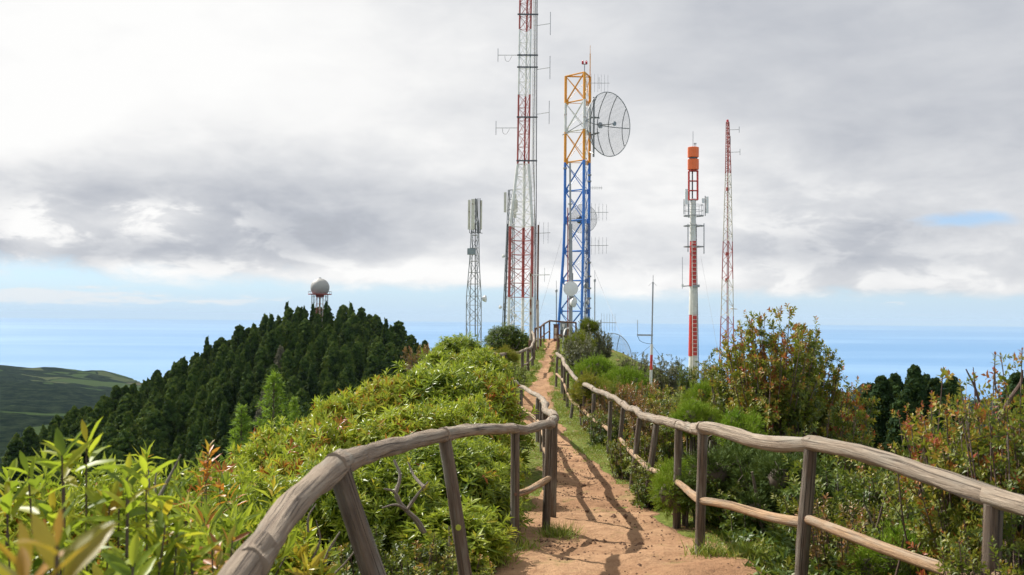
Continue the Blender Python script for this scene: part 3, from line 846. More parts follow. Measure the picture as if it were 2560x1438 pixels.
def ladder(root, p0, p1, sidev, wdt, mat, step=0.3, r=0.018, name='ladder'):
    p0 = np.asarray(p0, float); p1 = np.asarray(p1, float); s_ = unit(sidev) * wdt / 2
    o = part(name, MB().rod(p0 - s_, p1 - s_, r, 5).rod(p0 + s_, p1 + s_, r, 5), mat, root)
    n = int(np.linalg.norm(p1 - p0) / step)
    mb = MB()
    for j in range(n):
        c_ = p0 + (p1 - p0) * (j + .5) / n; mb.rod(c_ - s_, c_ + s_, r * .8, 4)
    part('rungs', mb, mat, o, kind='stuff')
    return o


# --- blue, white and orange lattice tower
DB = 65.8
g0 = P(1435, 846, DB); g0[2] = ground(g0[0], g0[1])
bt = thing('lattice_tower', 'three-legged lattice tower, blue below and orange above, carrying a big grid dish', 'tower', g0)
zk = zat(590, DB); ztop = zat(185, DB)
F1 = np.array(at(1411, 66.2, 5)[:2]); F2 = np.array(at(1458, 65.0, 5)[:2]); F3 = np.array(at(1472, 66.3, 5)[:2])


def blegs(z):
    t = max(0.0, (zk - z) / (zk - g0[2]))
    return np.array([[F1[0] - .42 * t, F1[1], z], [F2[0] - .12 * t, F2[1] - .25 * t, z], [F3[0] + .02 * t, F3[1], z]])


jy = [846, 778, 702, 628, 551, 476, 403, 326, 252, 184]
zs = [g0[2]] + [zat(y, DB) for y in jy[1:]]


def bband(z):
    y = [zat(403, DB), zat(326, DB), zat(252, DB)]
    return M_BLUE if z < y[0] else M_ORANGE if z < y[1] else M_WHITE if z < y[2] else M_ORANGE


lattice(bt, blegs, zs, bband, 0.092, 0.052, plates=0.2, back=0.45)
c_ = (blegs(zs[-1])[1] + blegs(zs[-1])[2]) / 2; c0 = (blegs(zs[0])[1] + blegs(zs[0])[2]) / 2
ladder(bt, c0 - [.02, -.1, 0], c_ - [.02, -.1, 0], [0.3, .9, 0], 0.36, M_WHITE)
tp = blegs(ztop)[1]
part('lamp_bracket', MB().rod(tp, tp + [0, 0, .55], 0.03).rod(tp + [-.12, 0, .55], tp + [.12, 0, .55], 0.03), M_GALV, bt)
for s_ in (-.12, .12):
    part('warning_lamp', MB().lathe(tp + [s_, 0, .55], [0, 0, 1], [(0, .01), (0, .07), (.17, .07), (.24, .03), (.25, .002)], 12), M_LAMP, bt, True)
q = blegs(ztop)[2]; part('whip_antenna', MB().rod(q + [0, 0, -.6], q + [0, 0, 1.6], 0.035).rod(q + [0, 0, 1.6], q + [0, 0, 2.15], 0.015), M_ORANGE, bt)
gd = P(1522, 311, 65.6)
grid_dish(bt, gd, (0.67, -0.74, -0.05), 4.2, 56, (-.8, -.35, .12, .55), 0.010)
hub = gd - unit(np.array((0.72, -0.66, -0.05))) * .8
part('dish_mount', MB().rod(blegs(hub[2] + .6)[2], hub + [0, 0, .5], 0.06).rod(blegs(hub[2] - .6)[2], hub - [0, 0, .5], 0.06).rod(blegs(hub[2] - 1.7)[2], P(1484, 385, 65.9), 0.05).rod(hub + [-.35, .1, 1.9], hub + [-.35, .1, -2.1], 0.07).rod(P(1406, 338, 65.5), P(1474, 297, 65.4), .03), M_GALV, bt)
grid_dish(bt, P(1457, 547, 67.2), (0.10, -0.99, 0.0), 1.95, 42, (0,), 0.005, sag=0.14, mesh2=True)
part('feed_housing', MB().lathe(P(1452, 548, 66.8), (0.1, -1, 0), [(-.3, .01), (-.3, .28), (.15, .2), (.15, .01)], 14), M_DARKST, bt, True)
for (x0, y0, x1, n_, hf, fo) in ((1474, 208, 1524, 6, .62, True), (1474, 470, 1506, 6, .14, False), (1474, 531, 1521, 5, .6, True), (1474, 614, 1521, 5, .6, True)):
    p0 = P(x0, y0, 66); p1 = P(x1, y0, 65.6); yagi(bt, p0, p1 - p0, np.linalg.norm(p1 - p0), n_, hf, 0.011, fold=fo)
for yy_ in (655, 690, 720, 745, 770):
    q = blegs(zat(yy_, DB))[2]; part('clamp', MB().box(q + [0.02, -.1, 0], .26, .2, .1), M_GALV, bt)
for yy_ in (418, 450, 434):
    q = blegs(zat(yy_, DB))[2 if yy_ != 418 else 0]; part('clamp', MB().box(q + [0.0, -.1, 0], .24, .22, .09), M_GALV, bt)
for (px, py, dia) in ((1466, 714, .42), (1469, 755, .36)):
    drum_dish(bt, P(px, py, 65.3), (.75, -.6, 0), dia, .25)
fe = MB()
for s_ in (0.0, .06, .13, -.06):
    fe.tube([blegs(z)[1] + [s_ + .28, .25, 0] for z in np.linspace(g0[2], zat(560, DB), 8)], 0.02, 5)
part('feeder_cables', fe, M_DARKST, bt)

# --- grey pole with dishes in front of the blue tower
DP = 60.0
g0 = P(1427, 845, DP); g0[2] = ground(g0[0], g0[1])
gp = thing('antenna_mast', 'slim grey steel pole with a round white dish in front of the blue tower', 'mast', g0)
part('pole', MB().rod(g0 - [0, 0, .3], at(1426, DP, zat(560, DP)), 0.115, 12).rod(at(1426, DP, zat(560, DP)), at(1425, DP, zat(408, DP)), 0.062, 10), M_GALV, gp, True)
part('red_cable', MB().tube([at(1419.5, DP - .15, zat(y, DP)) for y in (846, 700, 640, 600, 520)], 0.035, 6), M_DKRED, gp)
for y in (800, 770, 690, 660, 600, 570, 510):
    part('band', MB().lathe(at(1425.5, DP, zat(y, DP)), [0, 0, 1], [(-.03, .11), (-.03, .13), (.03, .13), (.03, .11)], 12), M_GALV, gp)
drum_dish(gp, P(1427, 722, DP - .5), (-0.12, -0.99, 0.02), .88, .3)
drum_dish(gp, P(1435, 756, DP - .3), (0.82, -.5, -.1), .62, .35)
part('dish_bracket', MB().rod(P(1427, 737, DP), P(1434, 748, DP - .3), .05).box(P(1430, 742, DP - .2), .3, .16, .1), M_GALV, gp)
part('whip_antenna', MB().rod(P(1432, 720, DP), P(1432, 683, DP), .03), M_GALV, gp)

# --- tall red and white mast
DA = 72.0
g0 = P(1302, 850, DA); g0[2] = ground(g0[0], g0[1])
ra = thing('lattice_mast', 'tallest red and white lattice mast running out of the top of the picture', 'tower', g0)
ztab = [zat(y, DA) for y in (860, 575, 412, -260)]


def alegs(z):
    y = np.interp(z, ztab, [860, 575, 412, -260])
    l = np.interp(y, [-260, 0, 412, 565, 860], [1304, 1300, 1294, 1275.5, 1271]); m_ = np.interp(y, [-260, 0, 412, 565, 860], [1322, 1318, 1311, 1309, 1306]); r_ = np.interp(y, [-260, 0, 412, 565, 860], [1332, 1328, 1322, 1331, 1328])
    ext = np.interp(y, [412, 565], [0.70, 1.35])
    a_ = at(l, DA - ext * .25, z); b_ = at(m_, DA + ext * .6, z); c_ = at(r_, DA - ext * .35, z)
    return np.array([a_, b_, c_])


ylev = list(np.arange(-250, 400, 32.6)) + [412] + list(np.linspace(412, 568, 6)[1:]) + list(np.linspace(568, 850, 9)[1:])
zs = sorted(zat(y, DA) for y in ylev); zs[0] = min(zs[0], g0[2])


def aband(z):
    y = np.interp(z, ztab, [860, 575, 412, -260])
    return M_DKRED if y < 75 else M_WHITE if y < 238 else M_DKRED if y < 412 else M_WHITE if y < 580 else M_DKRED if y < 752 else M_WHITE


# legs thicker below the shoulder
zsh = zat(412, DA)
lattice(ra, alegs, [z for z in zs if z <= zsh + .01], aband, 0.105, 0.022)
lattice(ra, alegs, [z for z in zs if z >= zsh - .01], aband, 0.066, 0.019)
ladder(ra, alegs(g0[2])[2] + [.05, .3, 0], alegs(zs[-1])[2] + [.22, .1, 0], [1, .2, 0], .2, M_CREAM, 0.33)
part('feeder_pipe', MB().rod(at(1339, DA, g0[2]), at(1344, DA, zs[-1]), .035, 6), M_DARKST, ra); part('feeder_cable', MB().tube([at(x, DA - .1, zat(y, DA)) for x, y in ((1336, 840), (1338, 560), (1333, 400), (1336, 200), (1340, -200))], .03, 6), M_BLACK, ra)
for y in (36, 138, 168, 293, 402):
    part('cross_arm', MB().box(P(1320 - (y / 402) * 3, y, DA - .35), 1.5, .07, .1).box(P(1320 - (y / 402) * 3, y, DA + .3), 1.4, .07, .1), M_DARKST, ra)
for (x0, y0, x1, y1, hf) in ((1298, 138, 1245, 138, .48), (1294, 320, 1240, 320, .5), (1344, 64, 1376, 59, .84), (1342, 174, 1375, 169, .84), (1341, 286, 1373, 281, .84)):
    dipole(ra, P(x0, y0, DA), P(x1, y1, DA - .3), hf)
for (x0, y0) in ((1262, 140), (1256, 322)):
    part('balun_cable', MB().tube(smooth_pts([P(x0, y0, DA), P(x0 + 2, y0 + 11, DA), P(x0 + 10, y0 + 13, DA), P(x0 + 18, y0, DA)], 5), .012, 4), M_BLACK, ra)
p0 = P(1331, 584, DA); yagi(ra, p0, P(1376, 582, DA) - p0, 1.3, 4, .85, .013)

# --- cream pole with boom beside it, rusty pole
g0 = P(1326, 872, 43.5); g0[2] = ground(g0[0], g0[1])
cp = thing('antenna_pole', 'cream antenna pole with rusty foot and short cross boom left of the rusty pole', 'pole', g0)
tpz = at(1327, 43.5, zat(684, 43.5))
part('pole', MB().rod(g0 - [0, 0, .3], tpz, .05, 10), M_RUSTW, cp, True); part('foot_sleeve', MB().rod(g0 - [0, 0, .2], g0 + [0, 0, .55], .085, 10), M_RUST, cp)
yagi(cp, P(1322, 688, 43.5), P(1374, 687, 43.4) - P(1322, 688, 43.5), .92, 2, .33, .013, name='cross_boom', mat=M_WHITE)
g0 = P(1345, 878, 44.5); g0[2] = ground(g0[0], g0[1])
rp = thing('rusty_pole', 'plain rusty brown steel pole right of the tall red and white mast', 'pole', g0)
part('pole', MB().rod(g0 - [0, 0, .3], at(1344, 44.5, zat(750, 44.5)), .062, 10), M_RUSTW, rp, True); part('upper_pole', MB().rod(at(1344, 44.5, zat(750, 44.5)), at(1346, 44.5, zat(563, 44.5)), .042, 10), M_RUST, rp, True)

# --- grey lattice tower with panel antennas
DG = 95.0


def sq_tower(label, tab, D, zs_y, extra):
    ys_ = [t[0] for t in tab]
    g = P((tab[0][1] + tab[0][2]) / 2, ys_[0], D); g[2] = ground(g[0], g[1]) - .1
    root_ = thing('lattice_tower', label, 'tower', g)

    def legs(z):
        zt = [zat(y, D) for y in ys_]; zt[0] = min(zt[0], g[2])
        l = np.interp(z, zt, [t[1] for t in tab]); r_ = np.interp(z, zt, [t[2] for t in tab])
        a_ = at(l, D, z); b_ = at(r_, D, z); wd = np.linalg.norm(b_ - a_)
        u = unit(b_ - a_); v = np.array([-u[1], u[0], 0])
        return np.array([a_, b_ - u * wd * .22 - v * wd * .45 + u * 0, b_, a_ + u * wd * .22 + v * wd * .55])
    zs_ = [zat(y, D) for y in zs_y]; zs_[0] = min(zs_[0], g[2])
    lattice(root_, legs, zs_, lambda z: M_GALV, 0.045, 0.026, alt=True)
    return root_, legs


tb, blg = sq_tower('grey lattice tower topped with a cluster of upright panel antennas, left of the masts', [(842, 1165, 1203), (745, 1166, 1203), (655, 1174, 1198), (560, 1179, 1197), (555, 1183, 1193), (500, 1184, 1192)], DG,
                   [842, 815, 790, 765, 742, 712, 683, 655, 622, 590, 560, 530, 500], None)
for (px, w_, off, y0, y1) in ((1172, .24, -.25, 500, 574), (1181.5, .34, -.5, 498, 574), (1204, .2, -.1, 501, 574)):
    pa = P(px, y0, DG + off); pb = P(px - (3 if px > 1200 else -2), y1, DG + off)
    o = part('panel_antenna', MB().box((pa + pb) / 2, w_, .16, abs(pa[2] - pb[2])), M_CREAM, tb)
    part('jumper_cable', MB().tube(smooth_pts([pb, pb - [0, 0, .3], pb - [-.15, 0, .35], blg(pb[2] - .2)[0]], 4), .03, 5), M_DARKST, o)
for px in (1189, 1195, 1200):
    part('mount_pipe', MB().rod(P(px, 496, DG - .2), P(px, 582, DG - .2), .045, 6), M_DARKST, tb)
part('equipment_box', MB().box(P(1179, 629, DG - .6), .8, .55, .58), M_GREYP, tb); drum_dish(tb, P(1214, 747, DG), (1, -.25, .05), .66, .5)
part('dish_arm', MB().rod(P(1203, 747, DG), P(1210, 747, DG), .05), M_GALV, tb)
strut('feeder_cable', P(1188, 842, DG), P(1188, 560, DG), .05, M_DARKST, tb)

tc, clg = sq_tower('slim grey lattice tower half hidden behind the tall red and white mast', [(842, 1253, 1286), (640, 1264, 1286), (476, 1271, 1285)], 100.0, list(np.linspace(842, 476, 16)), None)
for (px, y0, y1, off) in ((1263, 481, 531, -.3), (1288, 485, 545, -.3), (1291, 500, 530, .4)):
    pa = P(px, y0, 100 + off); pb = P(px, y1, 100 + off); part('panel_antenna', MB().box((pa + pb) / 2, .26, .16, abs(pa[2] - pb[2])), M_CREAM, tc)
for (px, py) in ((1258, 640), (1250, 768), (1288, 789)):
    drum_dish(tc, P(px, py, 99.5), (-.8 if px < 1280 else .5, -.6, 0), .38, .3)
part('cable_bundle', MB().rod(P(1270, 560, 100), P(1259, 842, 100), .07), M_DARKST, tc)

# --- red and white pole with orange drums
DM = 85.0
g0 = P(1733, 955, DM); g0[2] = ground(g0[0], g0[1])
mp = thing('monopole_mast', 'red and white tubular mast topped with two orange drum antennas', 'mast', g0)
bands = [(990, 890, M_WHITE), (890, 787, M_RED), (787, 716, M_WHITE), (716, 603, M_RED), (603, 497, M_WHITE)]
for y0, y1, m_ in bands:
    a_ = P(1732, y0, DM); b_ = P(1733, y1, DM)
    if y0 == 990: a_[2] = min(a_[2], g0[2] - .3)
    r0 = np.interp(y0, [497, 955], [.235, .40]); r1 = np.interp(y1, [497, 955], [.235, .40])
    part('pole', MB().tube([a_, b_], [r0, r1], 18, True), m_, mp, True)
ladder(mp, P(1738, 925, DM - .45), P(1736, 603, DM - .35), [1, 0, 0], .40, M_WHITE, .34, .028)
fc = MB()
for s_ in (0, 3): fc.tube([P(1744 + s_ - (945 - y) * .016, y, DM - .1) for y in (945, 800, 660, 560)], .03, 5)
part('feeder_cables', fc, M_BLACK, mp)
for y in (540, 565, 617):
    part('ring_platform', MB().lathe(P(1734, y, DM), [0, 0, 1], [(-.03, .80), (-.03, .86), (.03, .86), (.03, .80), (-.03, .80)], 28).rod(P(1734, y, DM) - [.83, 0, 0], P(1734, y, DM) + [.83, 0, 0], .03).rod(P(1734, y, DM) - [0, .83, 0], P(1734, y, DM) + [0, .83, 0], .03), M_GALV, mp)
rb_ = MB()
for y in (527, 513):
    rb_.lathe(P(1734, y, DM), [0, 0, 1], [(-.015, .80), (-.015, .83), (.015, .83), (.015, .80)], 24)
part('guard_rail', rb_, M_GALV, mp)
for t in np.linspace(0, 2 * math.pi, 8, endpoint=False):
    q = P(1734, 540, DM) + [.815 * math.cos(t), .815 * math.sin(t), 0]; strut('stanchion', q, q + [0, 0, .95], .018, M_GALV, mp)
for (px, y0, y1, w_) in ((1716, 473, 510, .24), (1768, 492, 533, .2), (1758, 496, 508, .2)):
    pa = P(px, y0, DM - .4); pb = P(px, y1, DM - .4); part('panel_antenna', MB().box((pa + pb) / 2, w_, .16, abs(pa[2] - pb[2])), M_DISH, mp)
for (px, y0, y1) in ((1763, 490, 540), (1722, 500, 545), (1760, 559, 635), (1720, 560, 630), (1710, 498, 535)):
    strut('dipole_antenna', P(px, y0, DM - .3), P(px, y1, DM - .3), .045, M_GALV, mp)
part('side_arm', MB().rod(P(1733, 714, DM), P(1706, 716, DM - .2), .05).box(P(1740, 715, DM - .4), .6, .15, .22), M_GALV, mp); strut('whip_antenna', P(1706, 722, DM - .2), P(1706, 643, DM - .2), .022, M_GALV, mp)
part('instrument', MB().box(P(1706, 714, DM - .2), .18, .18, .25), M_DISH, mp)
zf = [zat(y, DM) for y in (497, 474, 450, 425)]
def fl(z):
    c_ = at(1733, DM, z); s_ = .37
    return np.array([c_ + [-s_, -s_ * .6, 0], c_ + [s_, -s_ * .6, 0], c_ + [s_, s_ * .6, 0], c_ + [-s_, s_ * .6, 0]])
for j in range(4):
    T = fl(zf[j]); part('frame_plate', MB().box(T.mean(0), .80, .55, .05), M_RED, mp)
for q in range(4): strut('frame_leg', fl(zf[0])[q], fl(zf[3])[q], .045, M_RED, mp, 8)
strut('feeder_cable', at(1731, DM, zf[0]), at(1731, DM, zf[3]), .06, M_BLACK, mp)
for (y0, y1) in ((425, 398), (394, 368)):
    a_ = P(1733, y0, DM); b_ = P(1733, y1, DM); h_ = b_[2] - a_[2]
    th = [R(22.5 + 45 * i_) for i_ in range(8)]
    ring = np.array([[.60 * math.cos(t), .52 * math.sin(t), 0] for t in th])
    mb = MB()
    prof = [(0, .9), (.03, 1), (h_ - .03, 1), (h_, .9)]
    Vv = np.concatenate([a_ + ring * s_ * [1, 1, 0] * .82 + [0, 0, z_] for z_, s_ in prof]); i_ = np.arange(3)[:, None] * 8 + np.arange(8)[None, :]; j_ = np.arange(3)[:, None] * 8 + (np.arange(8)[None, :] + 1) % 8
    mb.add(Vv, np.stack([i_, j_, j_ + 8, i_ + 8], -1).reshape(-1, 4)); mb.add(Vv[:8], [list(range(8))[::-1]]); mb.add(Vv[24:], [list(range(8))])
    part('drum_antenna', mb, M_REDOR, mp)
part('drum_neck', MB().rod(P(1733, 398, DM), P(1733, 394, DM), .36, 12), M_DARKST, mp)
q = P(1733, 368, DM); part('lightning_rod', MB().rod(q + [-.02, 0, 0], q + [-.02, 0, 1.35], .022, 6), M_GALV, mp)
for s_ in (.1, .22): part('warning_lamp', MB().rod(q + [s_, 0, 0], q + [s_, 0, .25], .025, 6).lathe(q + [s_, 0, .25], [0, 0, 1], [(0, .01), (0, .06), (.1, .05), (.13, .005)], 10), M_GALV, mp)

# --- slim red and white lattice mast
DE = 88.0
g0 = P(1816, 965, DE); g0[2] = ground(g0[0], g0[1]) - .2
em = thing('lattice_mast', 'slim tapering red and white lattice mast, rightmost of the tall masts', 'tower', g0)
etab = [(975, 1794, 1837), (600, 1808, 1831), (415, 1814, 1827), (302, 1815.5, 1822.5)]


def elegs(z):
    zt = [zat(t[0], DE) for t in etab]; zt[0] = min(zt[0], g0[2])
    a_ = at(np.interp(z, zt, [t[1] for t in etab]), DE, z); b_ = at(np.interp(z, zt, [t[2] for t in etab]), DE, z); wd = b_[0] - a_[0]
    return np.array([a_, a_ + [wd * .42, -wd * .8, 0], b_])


yl = list(np.linspace(975, 600, 17)) + list(np.linspace(600, 415, 13)[1:]) + list(np.linspace(415, 302, 11)[1:])
zs = [zat(y, DE) for y in yl]; zs[0] = min(zs[0], g0[2])


def eband(z):
    y = 1000
    zt = [zat(q, DE) for q in (790, 705, 605, 425)]
    return M_DKRED if z < zt[0] else M_CREAM if z < zt[1] else M_DKRED if z < zt[2] else M_CREAM if z < zt[3] else M_DKRED


lattice(em, elegs, zs, eband, 0.042, 0.022, horiz=False, alt=True)
strut('feeder_pipe', at(1817, DE - .2, g0[2]), at(1819, DE - .1, zat(310, DE)), .045, M_DKRED, em)
for (x0, y0, x1) in ((1822, 325, 1848), (1823, 381, 1850)): dipole(em, P(x0, y0, DE), P(x1, y0 - 1, DE - .2), .27)
dipole(em, P(1822, 352, DE), P(1826, 352, DE), .42); strut('side_boom', P(1826, 772, DE), P(1843, 773, DE), .03, M_RUSTW, em)
part('warning_lamp', MB().lathe(at(1819, DE, zs[-1]), [0, 0, 1], [(0, .01), (0, .12), (.2, .1), (.25, .01)], 10), M_LAMP, em)
for (x_, y_) in ((1819, 473), (1818, 635), (1817, 700)):
    part('junction_box', MB().box(P(x_, y_, DE - .3), .25, .2, .3), M_DKRED, em)

# --- small striped mast and ground whips
g0 = P(1626, 994, 40.0); g0[2] = ground(g0[0], g0[1])
sm = thing('striped_mast', 'small mast striped red and white at the foot with one thin side arm', 'mast', g0)
yb = [1030, 967, 925, 887, 861]; mm = [M_RED, M_WHITE, M_RED, M_WHITE]
for j in range(4):
    a_ = P(np.interp(yb[j], [861, 1000], [1629.5, 1626]), yb[j], 40.0); b_ = P(np.interp(yb[j + 1], [861, 1000], [1629.5, 1626]), yb[j + 1], 40.0)
    if j == 0: a_[2] = min(a_[2], g0[2] - .2)
    part('pole', MB().rod(a_, b_, .055, 10), mm[j], sm, True)
part('upper_pole', MB().rod(P(1629.5, 861, 40), P(1632.5, 705, 40), .030, 8).rod(P(1632.5, 705, 40), P(1633, 688, 40), .012, 6), M_GALV, sm)
part('side_arm', MB().box((P(1593, 838, 40) + P(1632, 838, 40)) / 2, .64, .06, .06), M_GALV, sm); strut('whip_antenna', P(1594, 838, 40), P(1594, 800, 40), .012, M_GALV, sm)
part('loop_cable', MB().tube(smooth_pts([P(1594, 840, 40), P(1600, 852, 40), P(1614, 858, 40), P(1628, 860, 40)], 5), .009, 5), M_BLACK, sm)
for (x_, y_) in ((1592, 893), (1656, 896)): strut('guy_wire', P(1629, 862, 40), P(x_, y_, 40.4), .006, M_BLACK, sm, 4)
for x_, dz in ((1621, 9), (1642, 9)): strut('ground_plane_rod', P(1632.4, 705, 40), P(x_, 715, 40), .006, M_GALV, sm, 4)
for (px, y0, d, lab) in ((1391, 702, 58.0, 'thin grey whip aerial standing just left of the blue tower'), (1487, 676, 62.0, 'thin grey whip aerial standing just right of the blue tower')):
    g0 = P(px, 850, d); g0[2] = ground(g0[0], g0[1]); wa = thing('whip_aerial', lab, 'antenna', g0, )
    tpz = P(px, y0, d); md = P(px, y0 + 25, d); part('pole', MB().rod(g0 - [0, 0, .2], md, .035, 6), M_GALV, wa); part('tip', MB().rod(md, tpz, .014, 6).lathe(md, [0, 0, 1], [(-.1, .01), (-.08, .07), (.06, .07), (.1, .02)], 10), M_GALV, wa)
g0 = P(1503, 880, 58); g0[2] = ground(g0[0], g0[1])
ya = thing('yagi_aerial', 'low comb-like yagi aerial on a short pole above the shrubs right of the blue tower', 'antenna', g0)
part('pole', MB().rod(g0, P(1502, 800, 58), .03, 6), M_GALV, ya); p0 = P(1500, 806, 58); yagi(ya, p0, P(1541, 807, 58) - p0, .96, 6, .55, .010)
b0 = P(1540, 905, 57); b0[2] = ground(b0[0], b0[1])
ggd = thing('ground_dish', 'dark grid dish reflector standing behind the bushes right of the path', 'dish', b0)
grid_dish(ggd, P(1533, 893, 57), (0.55, -0.83, 0.1), 2.75, 40, (-.45, .35), .009, name='reflector')
part('stand', MB().rod(b0, P(1526, 900, 57.4), .06).rod(b0 + [.5, .4, 0], P(1526, 900, 57.4), .05), M_DARKST, ggd)
gw = MB()
for (a_, b_) in (((1473, 645, 66), (1572, 885, 60)), ((1404, 596, 66), (1345, 800, 62)), ((1752, 640, 85), (1795, 880, 80))):
    o = part('guy_wire', MB().rod(P(*a_), P(*b_), .008, 4), M_GALV)
    setp(o, {1473: 'thin steel guy wire slanting down right from the blue tower', 1404: 'thin steel guy wire slanting down left from the blue tower', 1752: 'pale slack wire slanting down from the orange drum mast'}[a_[0]], 'wire')

# --- radome on its tower
DR = 430.0
c_ = P(800, 720, DR); g0 = c_.copy(); g0[2] = float(hillz(np.array(c_[0]), np.array(c_[1])))
rt = thing('radome_tower', 'weathered white radome ball on a steel platform tower above the wooded hill', 'tower', g0)
Rr = 23.5 * DR / FPX; zp = P(800, 737, DR)[2]
th = np.linspace(-0.78, math.pi / 2, 14)
part('radome', MB().lathe(c_ + [0, 0, .1], [0, 0, 1], [(Rr * math.sin(t), max(Rr * math.cos(t), .02)) for t in th], 36), M_RADOME, rt, True)
part('top_light', MB().lathe(c_ + [0, 0, Rr], [0, 0, 1], [(0, .5), (.4, .45), (.5, .02)], 12), M_GREYP, rt)
pc = np.array([c_[0], c_[1], zp])
part('platform', MB().lathe(pc, [0, 0, 1], [(0, .1), (0, 5.0), (.35, 5.0), (.35, .1)], 32), M_DKRED, rt)
part('drum_base', MB().lathe(pc - [0, 0, 1.1], [0, 0, 1], [(0, .1), (0, 1.7), (1.1, 1.9), (1.1, .1)], 24), M_DKRED, rt)
rl = MB()
rl.lathe(pc + [0, 0, 1.4], [0, 0, 1], [(-.06, 4.9), (-.06, 5.02), (.06, 5.02), (.06, 4.9), (-.06, 4.9)], 32)
part('guard_rail', rl, M_GALV, rt)
for t in np.linspace(0, 2 * math.pi, 16, endpoint=False):
    q = pc + [4.95 * math.cos(t), 4.95 * math.sin(t), .35]; strut('stanchion', q, q + [0, 0, 1.05], .06, M_GALV, rt)
for (a, b_) in ((-3.0, -2.2), (3.0, -2.2), (3.0, 2.2), (-3.0, 2.2)):
    strut('leg', [c_[0] + a, c_[1] + b_, g0[2] - 2], [c_[0] + a, c_[1] + b_, zp], .2, M_GALV, rt, 8)
for (a, b_) in ((-1, -1), (1, -1), (1, 1), (-1, 1)):
    strut('inner_leg', [c_[0] + a * 1.3, c_[1] + b_, g0[2] - 2], [c_[0] + a * 1.3, c_[1] + b_, zp - 1], .11, M_DKRED if a < 0 else M_WHITE, rt, 6)
strut('stair_core', [c_[0], c_[1], g0[2] - 2], [c_[0], c_[1], zp - 1], .4, M_RUSTW, rt, 8)
for z_ in np.arange(g0[2] + 2, zp - 1, 2.6):
    part('landing', MB().box([c_[0], c_[1], z_], 2.8, 2.2, .16), M_DKRED, rt)
    for s_ in (-1, 1):
        strut('diagonal_brace', [c_[0] - 3.0, c_[1] - 2.2 * s_, z_], [c_[0] - 1.3, c_[1] - s_, z_ + 2.4], .07, M_GALV, rt); strut('diagonal_brace', [c_[0] + 3.0, c_[1] - 2.2 * s_, z_], [c_[0] + 1.3, c_[1] - s_, z_ + 2.4], .07, M_GALV, rt)

# --- far wind turbine
wb = P(2414, 988, 3900); wb[2] = float(landz(np.array(wb[0]), np.array(wb[1])))
hubp = P(2415, 961, 3900)
wtb = thing('wind_turbine', 'tiny white wind turbine on the far coastal plain at the right', 'turbine', wb)
part('tower', MB().tube([wb - [0, 0, 3], hubp], [1.9, 1.2], 10), M_WHITE, wtb, True); part('nacelle', MB().box(hubp + [0, 0, .8], 3, 7, 3), M_WHITE, wtb)
for t in (R(62), R(182), R(302)):
    v_ = np.array([math.sin(t), -.02, math.cos(t)]); part('blade', MB().tube([hubp + [0, -4, .8], hubp + [0, -4, .8] + v_ * 6, hubp + [0, -4, .8] + v_ * 21], [.6, 1.2, .2], 6), M_WHITE, wtb)


# ------------------------------------------------------------------ plants
def leaves(mb, B, D, N, L, W, tint, droop=0.18, fold=0.18, hi=False):
    B = np.asarray(B, float); n = len(B); D = unit(D); N = unit(N - (N * D).sum(1, keepdims=True) * D); S = np.cross(D, N)
    droop = np.broadcast_to(droop, (n,))[:, None]; L = np.broadcast_to(L, (n,))[:, None]; W = np.broadcast_to(W, (n,))[:, None]; tint = np.clip(np.broadcast_to(tint, (n,)), 0, 1)
    if not hi:
        m_ = B + D * L * .48 - N * L * droop * .15
        V = np.stack([B, m_ + S * W * .5 + N * W * fold, m_, m_ - S * W * .5 + N * W * fold, B + D * L - N * L * droop], 1)
        F = np.array([[0, 2, 1], [0, 3, 2], [2, 4, 1], [3, 4, 2]])
    else:
        rows = [B]
        V = [B]
        for t, wf in ((.22, .34), (.5, .5), (.78, .33)):
            m_ = B + D * L * t - N * L * droop * t * t
            V += [m_ + S * W * wf + N * W * fold, m_, m_ - S * W * wf + N * W * fold]
        V.append(B + D * L - N * L * droop); V = np.stack(V, 1)
        F = np.array([[0, 2, 1], [0, 3, 2], [1, 2, 5], [1, 5, 4], [2, 3, 6], [2, 6, 5], [4, 5, 8], [4, 8, 7], [5, 6, 9], [5, 9, 8], [7, 8, 10], [8, 9, 10]])
    nv = V.shape[1]
    FF = (np.arange(n)[:, None, None] * nv + F[None]).reshape(-1, 3)
    mb.add(V.reshape(-1, 3), FF, attr=np.repeat(tint, len(F)))


def frame(A):
    A = unit(A); r_ = np.where(np.abs(A[:, 2:3]) < .9, np.array([[0, 0, 1.0]]), np.array([[1.0, 0, 0]]))
    X = unit(np.cross(A, r_)); return A, X, np.cross(A, X)


def rosettes(mb, g, Pn, A, nl, L, W, t0, tv=0.16, back=0.10, e0=28, e1=85, droop=.2, fold=.2):
    """whorls of leaves round shoot tips: young upright leaves at the tip, older spread ones below"""
    A, X, Y = frame(A); n = len(Pn)
    for j in range(nl):
        f = (j + g.random(n) * .7) / nl
        an = j * 2.39996 + g.random(n) * 1.0
        rad = np.cos(an)[:, None] * X + np.sin(an)[:, None] * Y
        e = np.radians(e0 + (e1 - e0) * f + g.normal(0, 9, n))[:, None]
        D = A * np.cos(e) + rad * np.sin(e); N = A * np.sin(e) - rad * np.cos(e)
        sz = (0.62 + .5 * np.minimum(1, f * 2.2)) * g.uniform(.75, 1.15, n)
        leaves(mb, Pn - A * (f * back)[:, None], D, N + g.normal(0, .22, (n, 3)), L * sz, W * sz, t0 + (1 - f) * .24 + g.normal(0, tv, n), droop * g.uniform(.2, 1.6, n), fold)


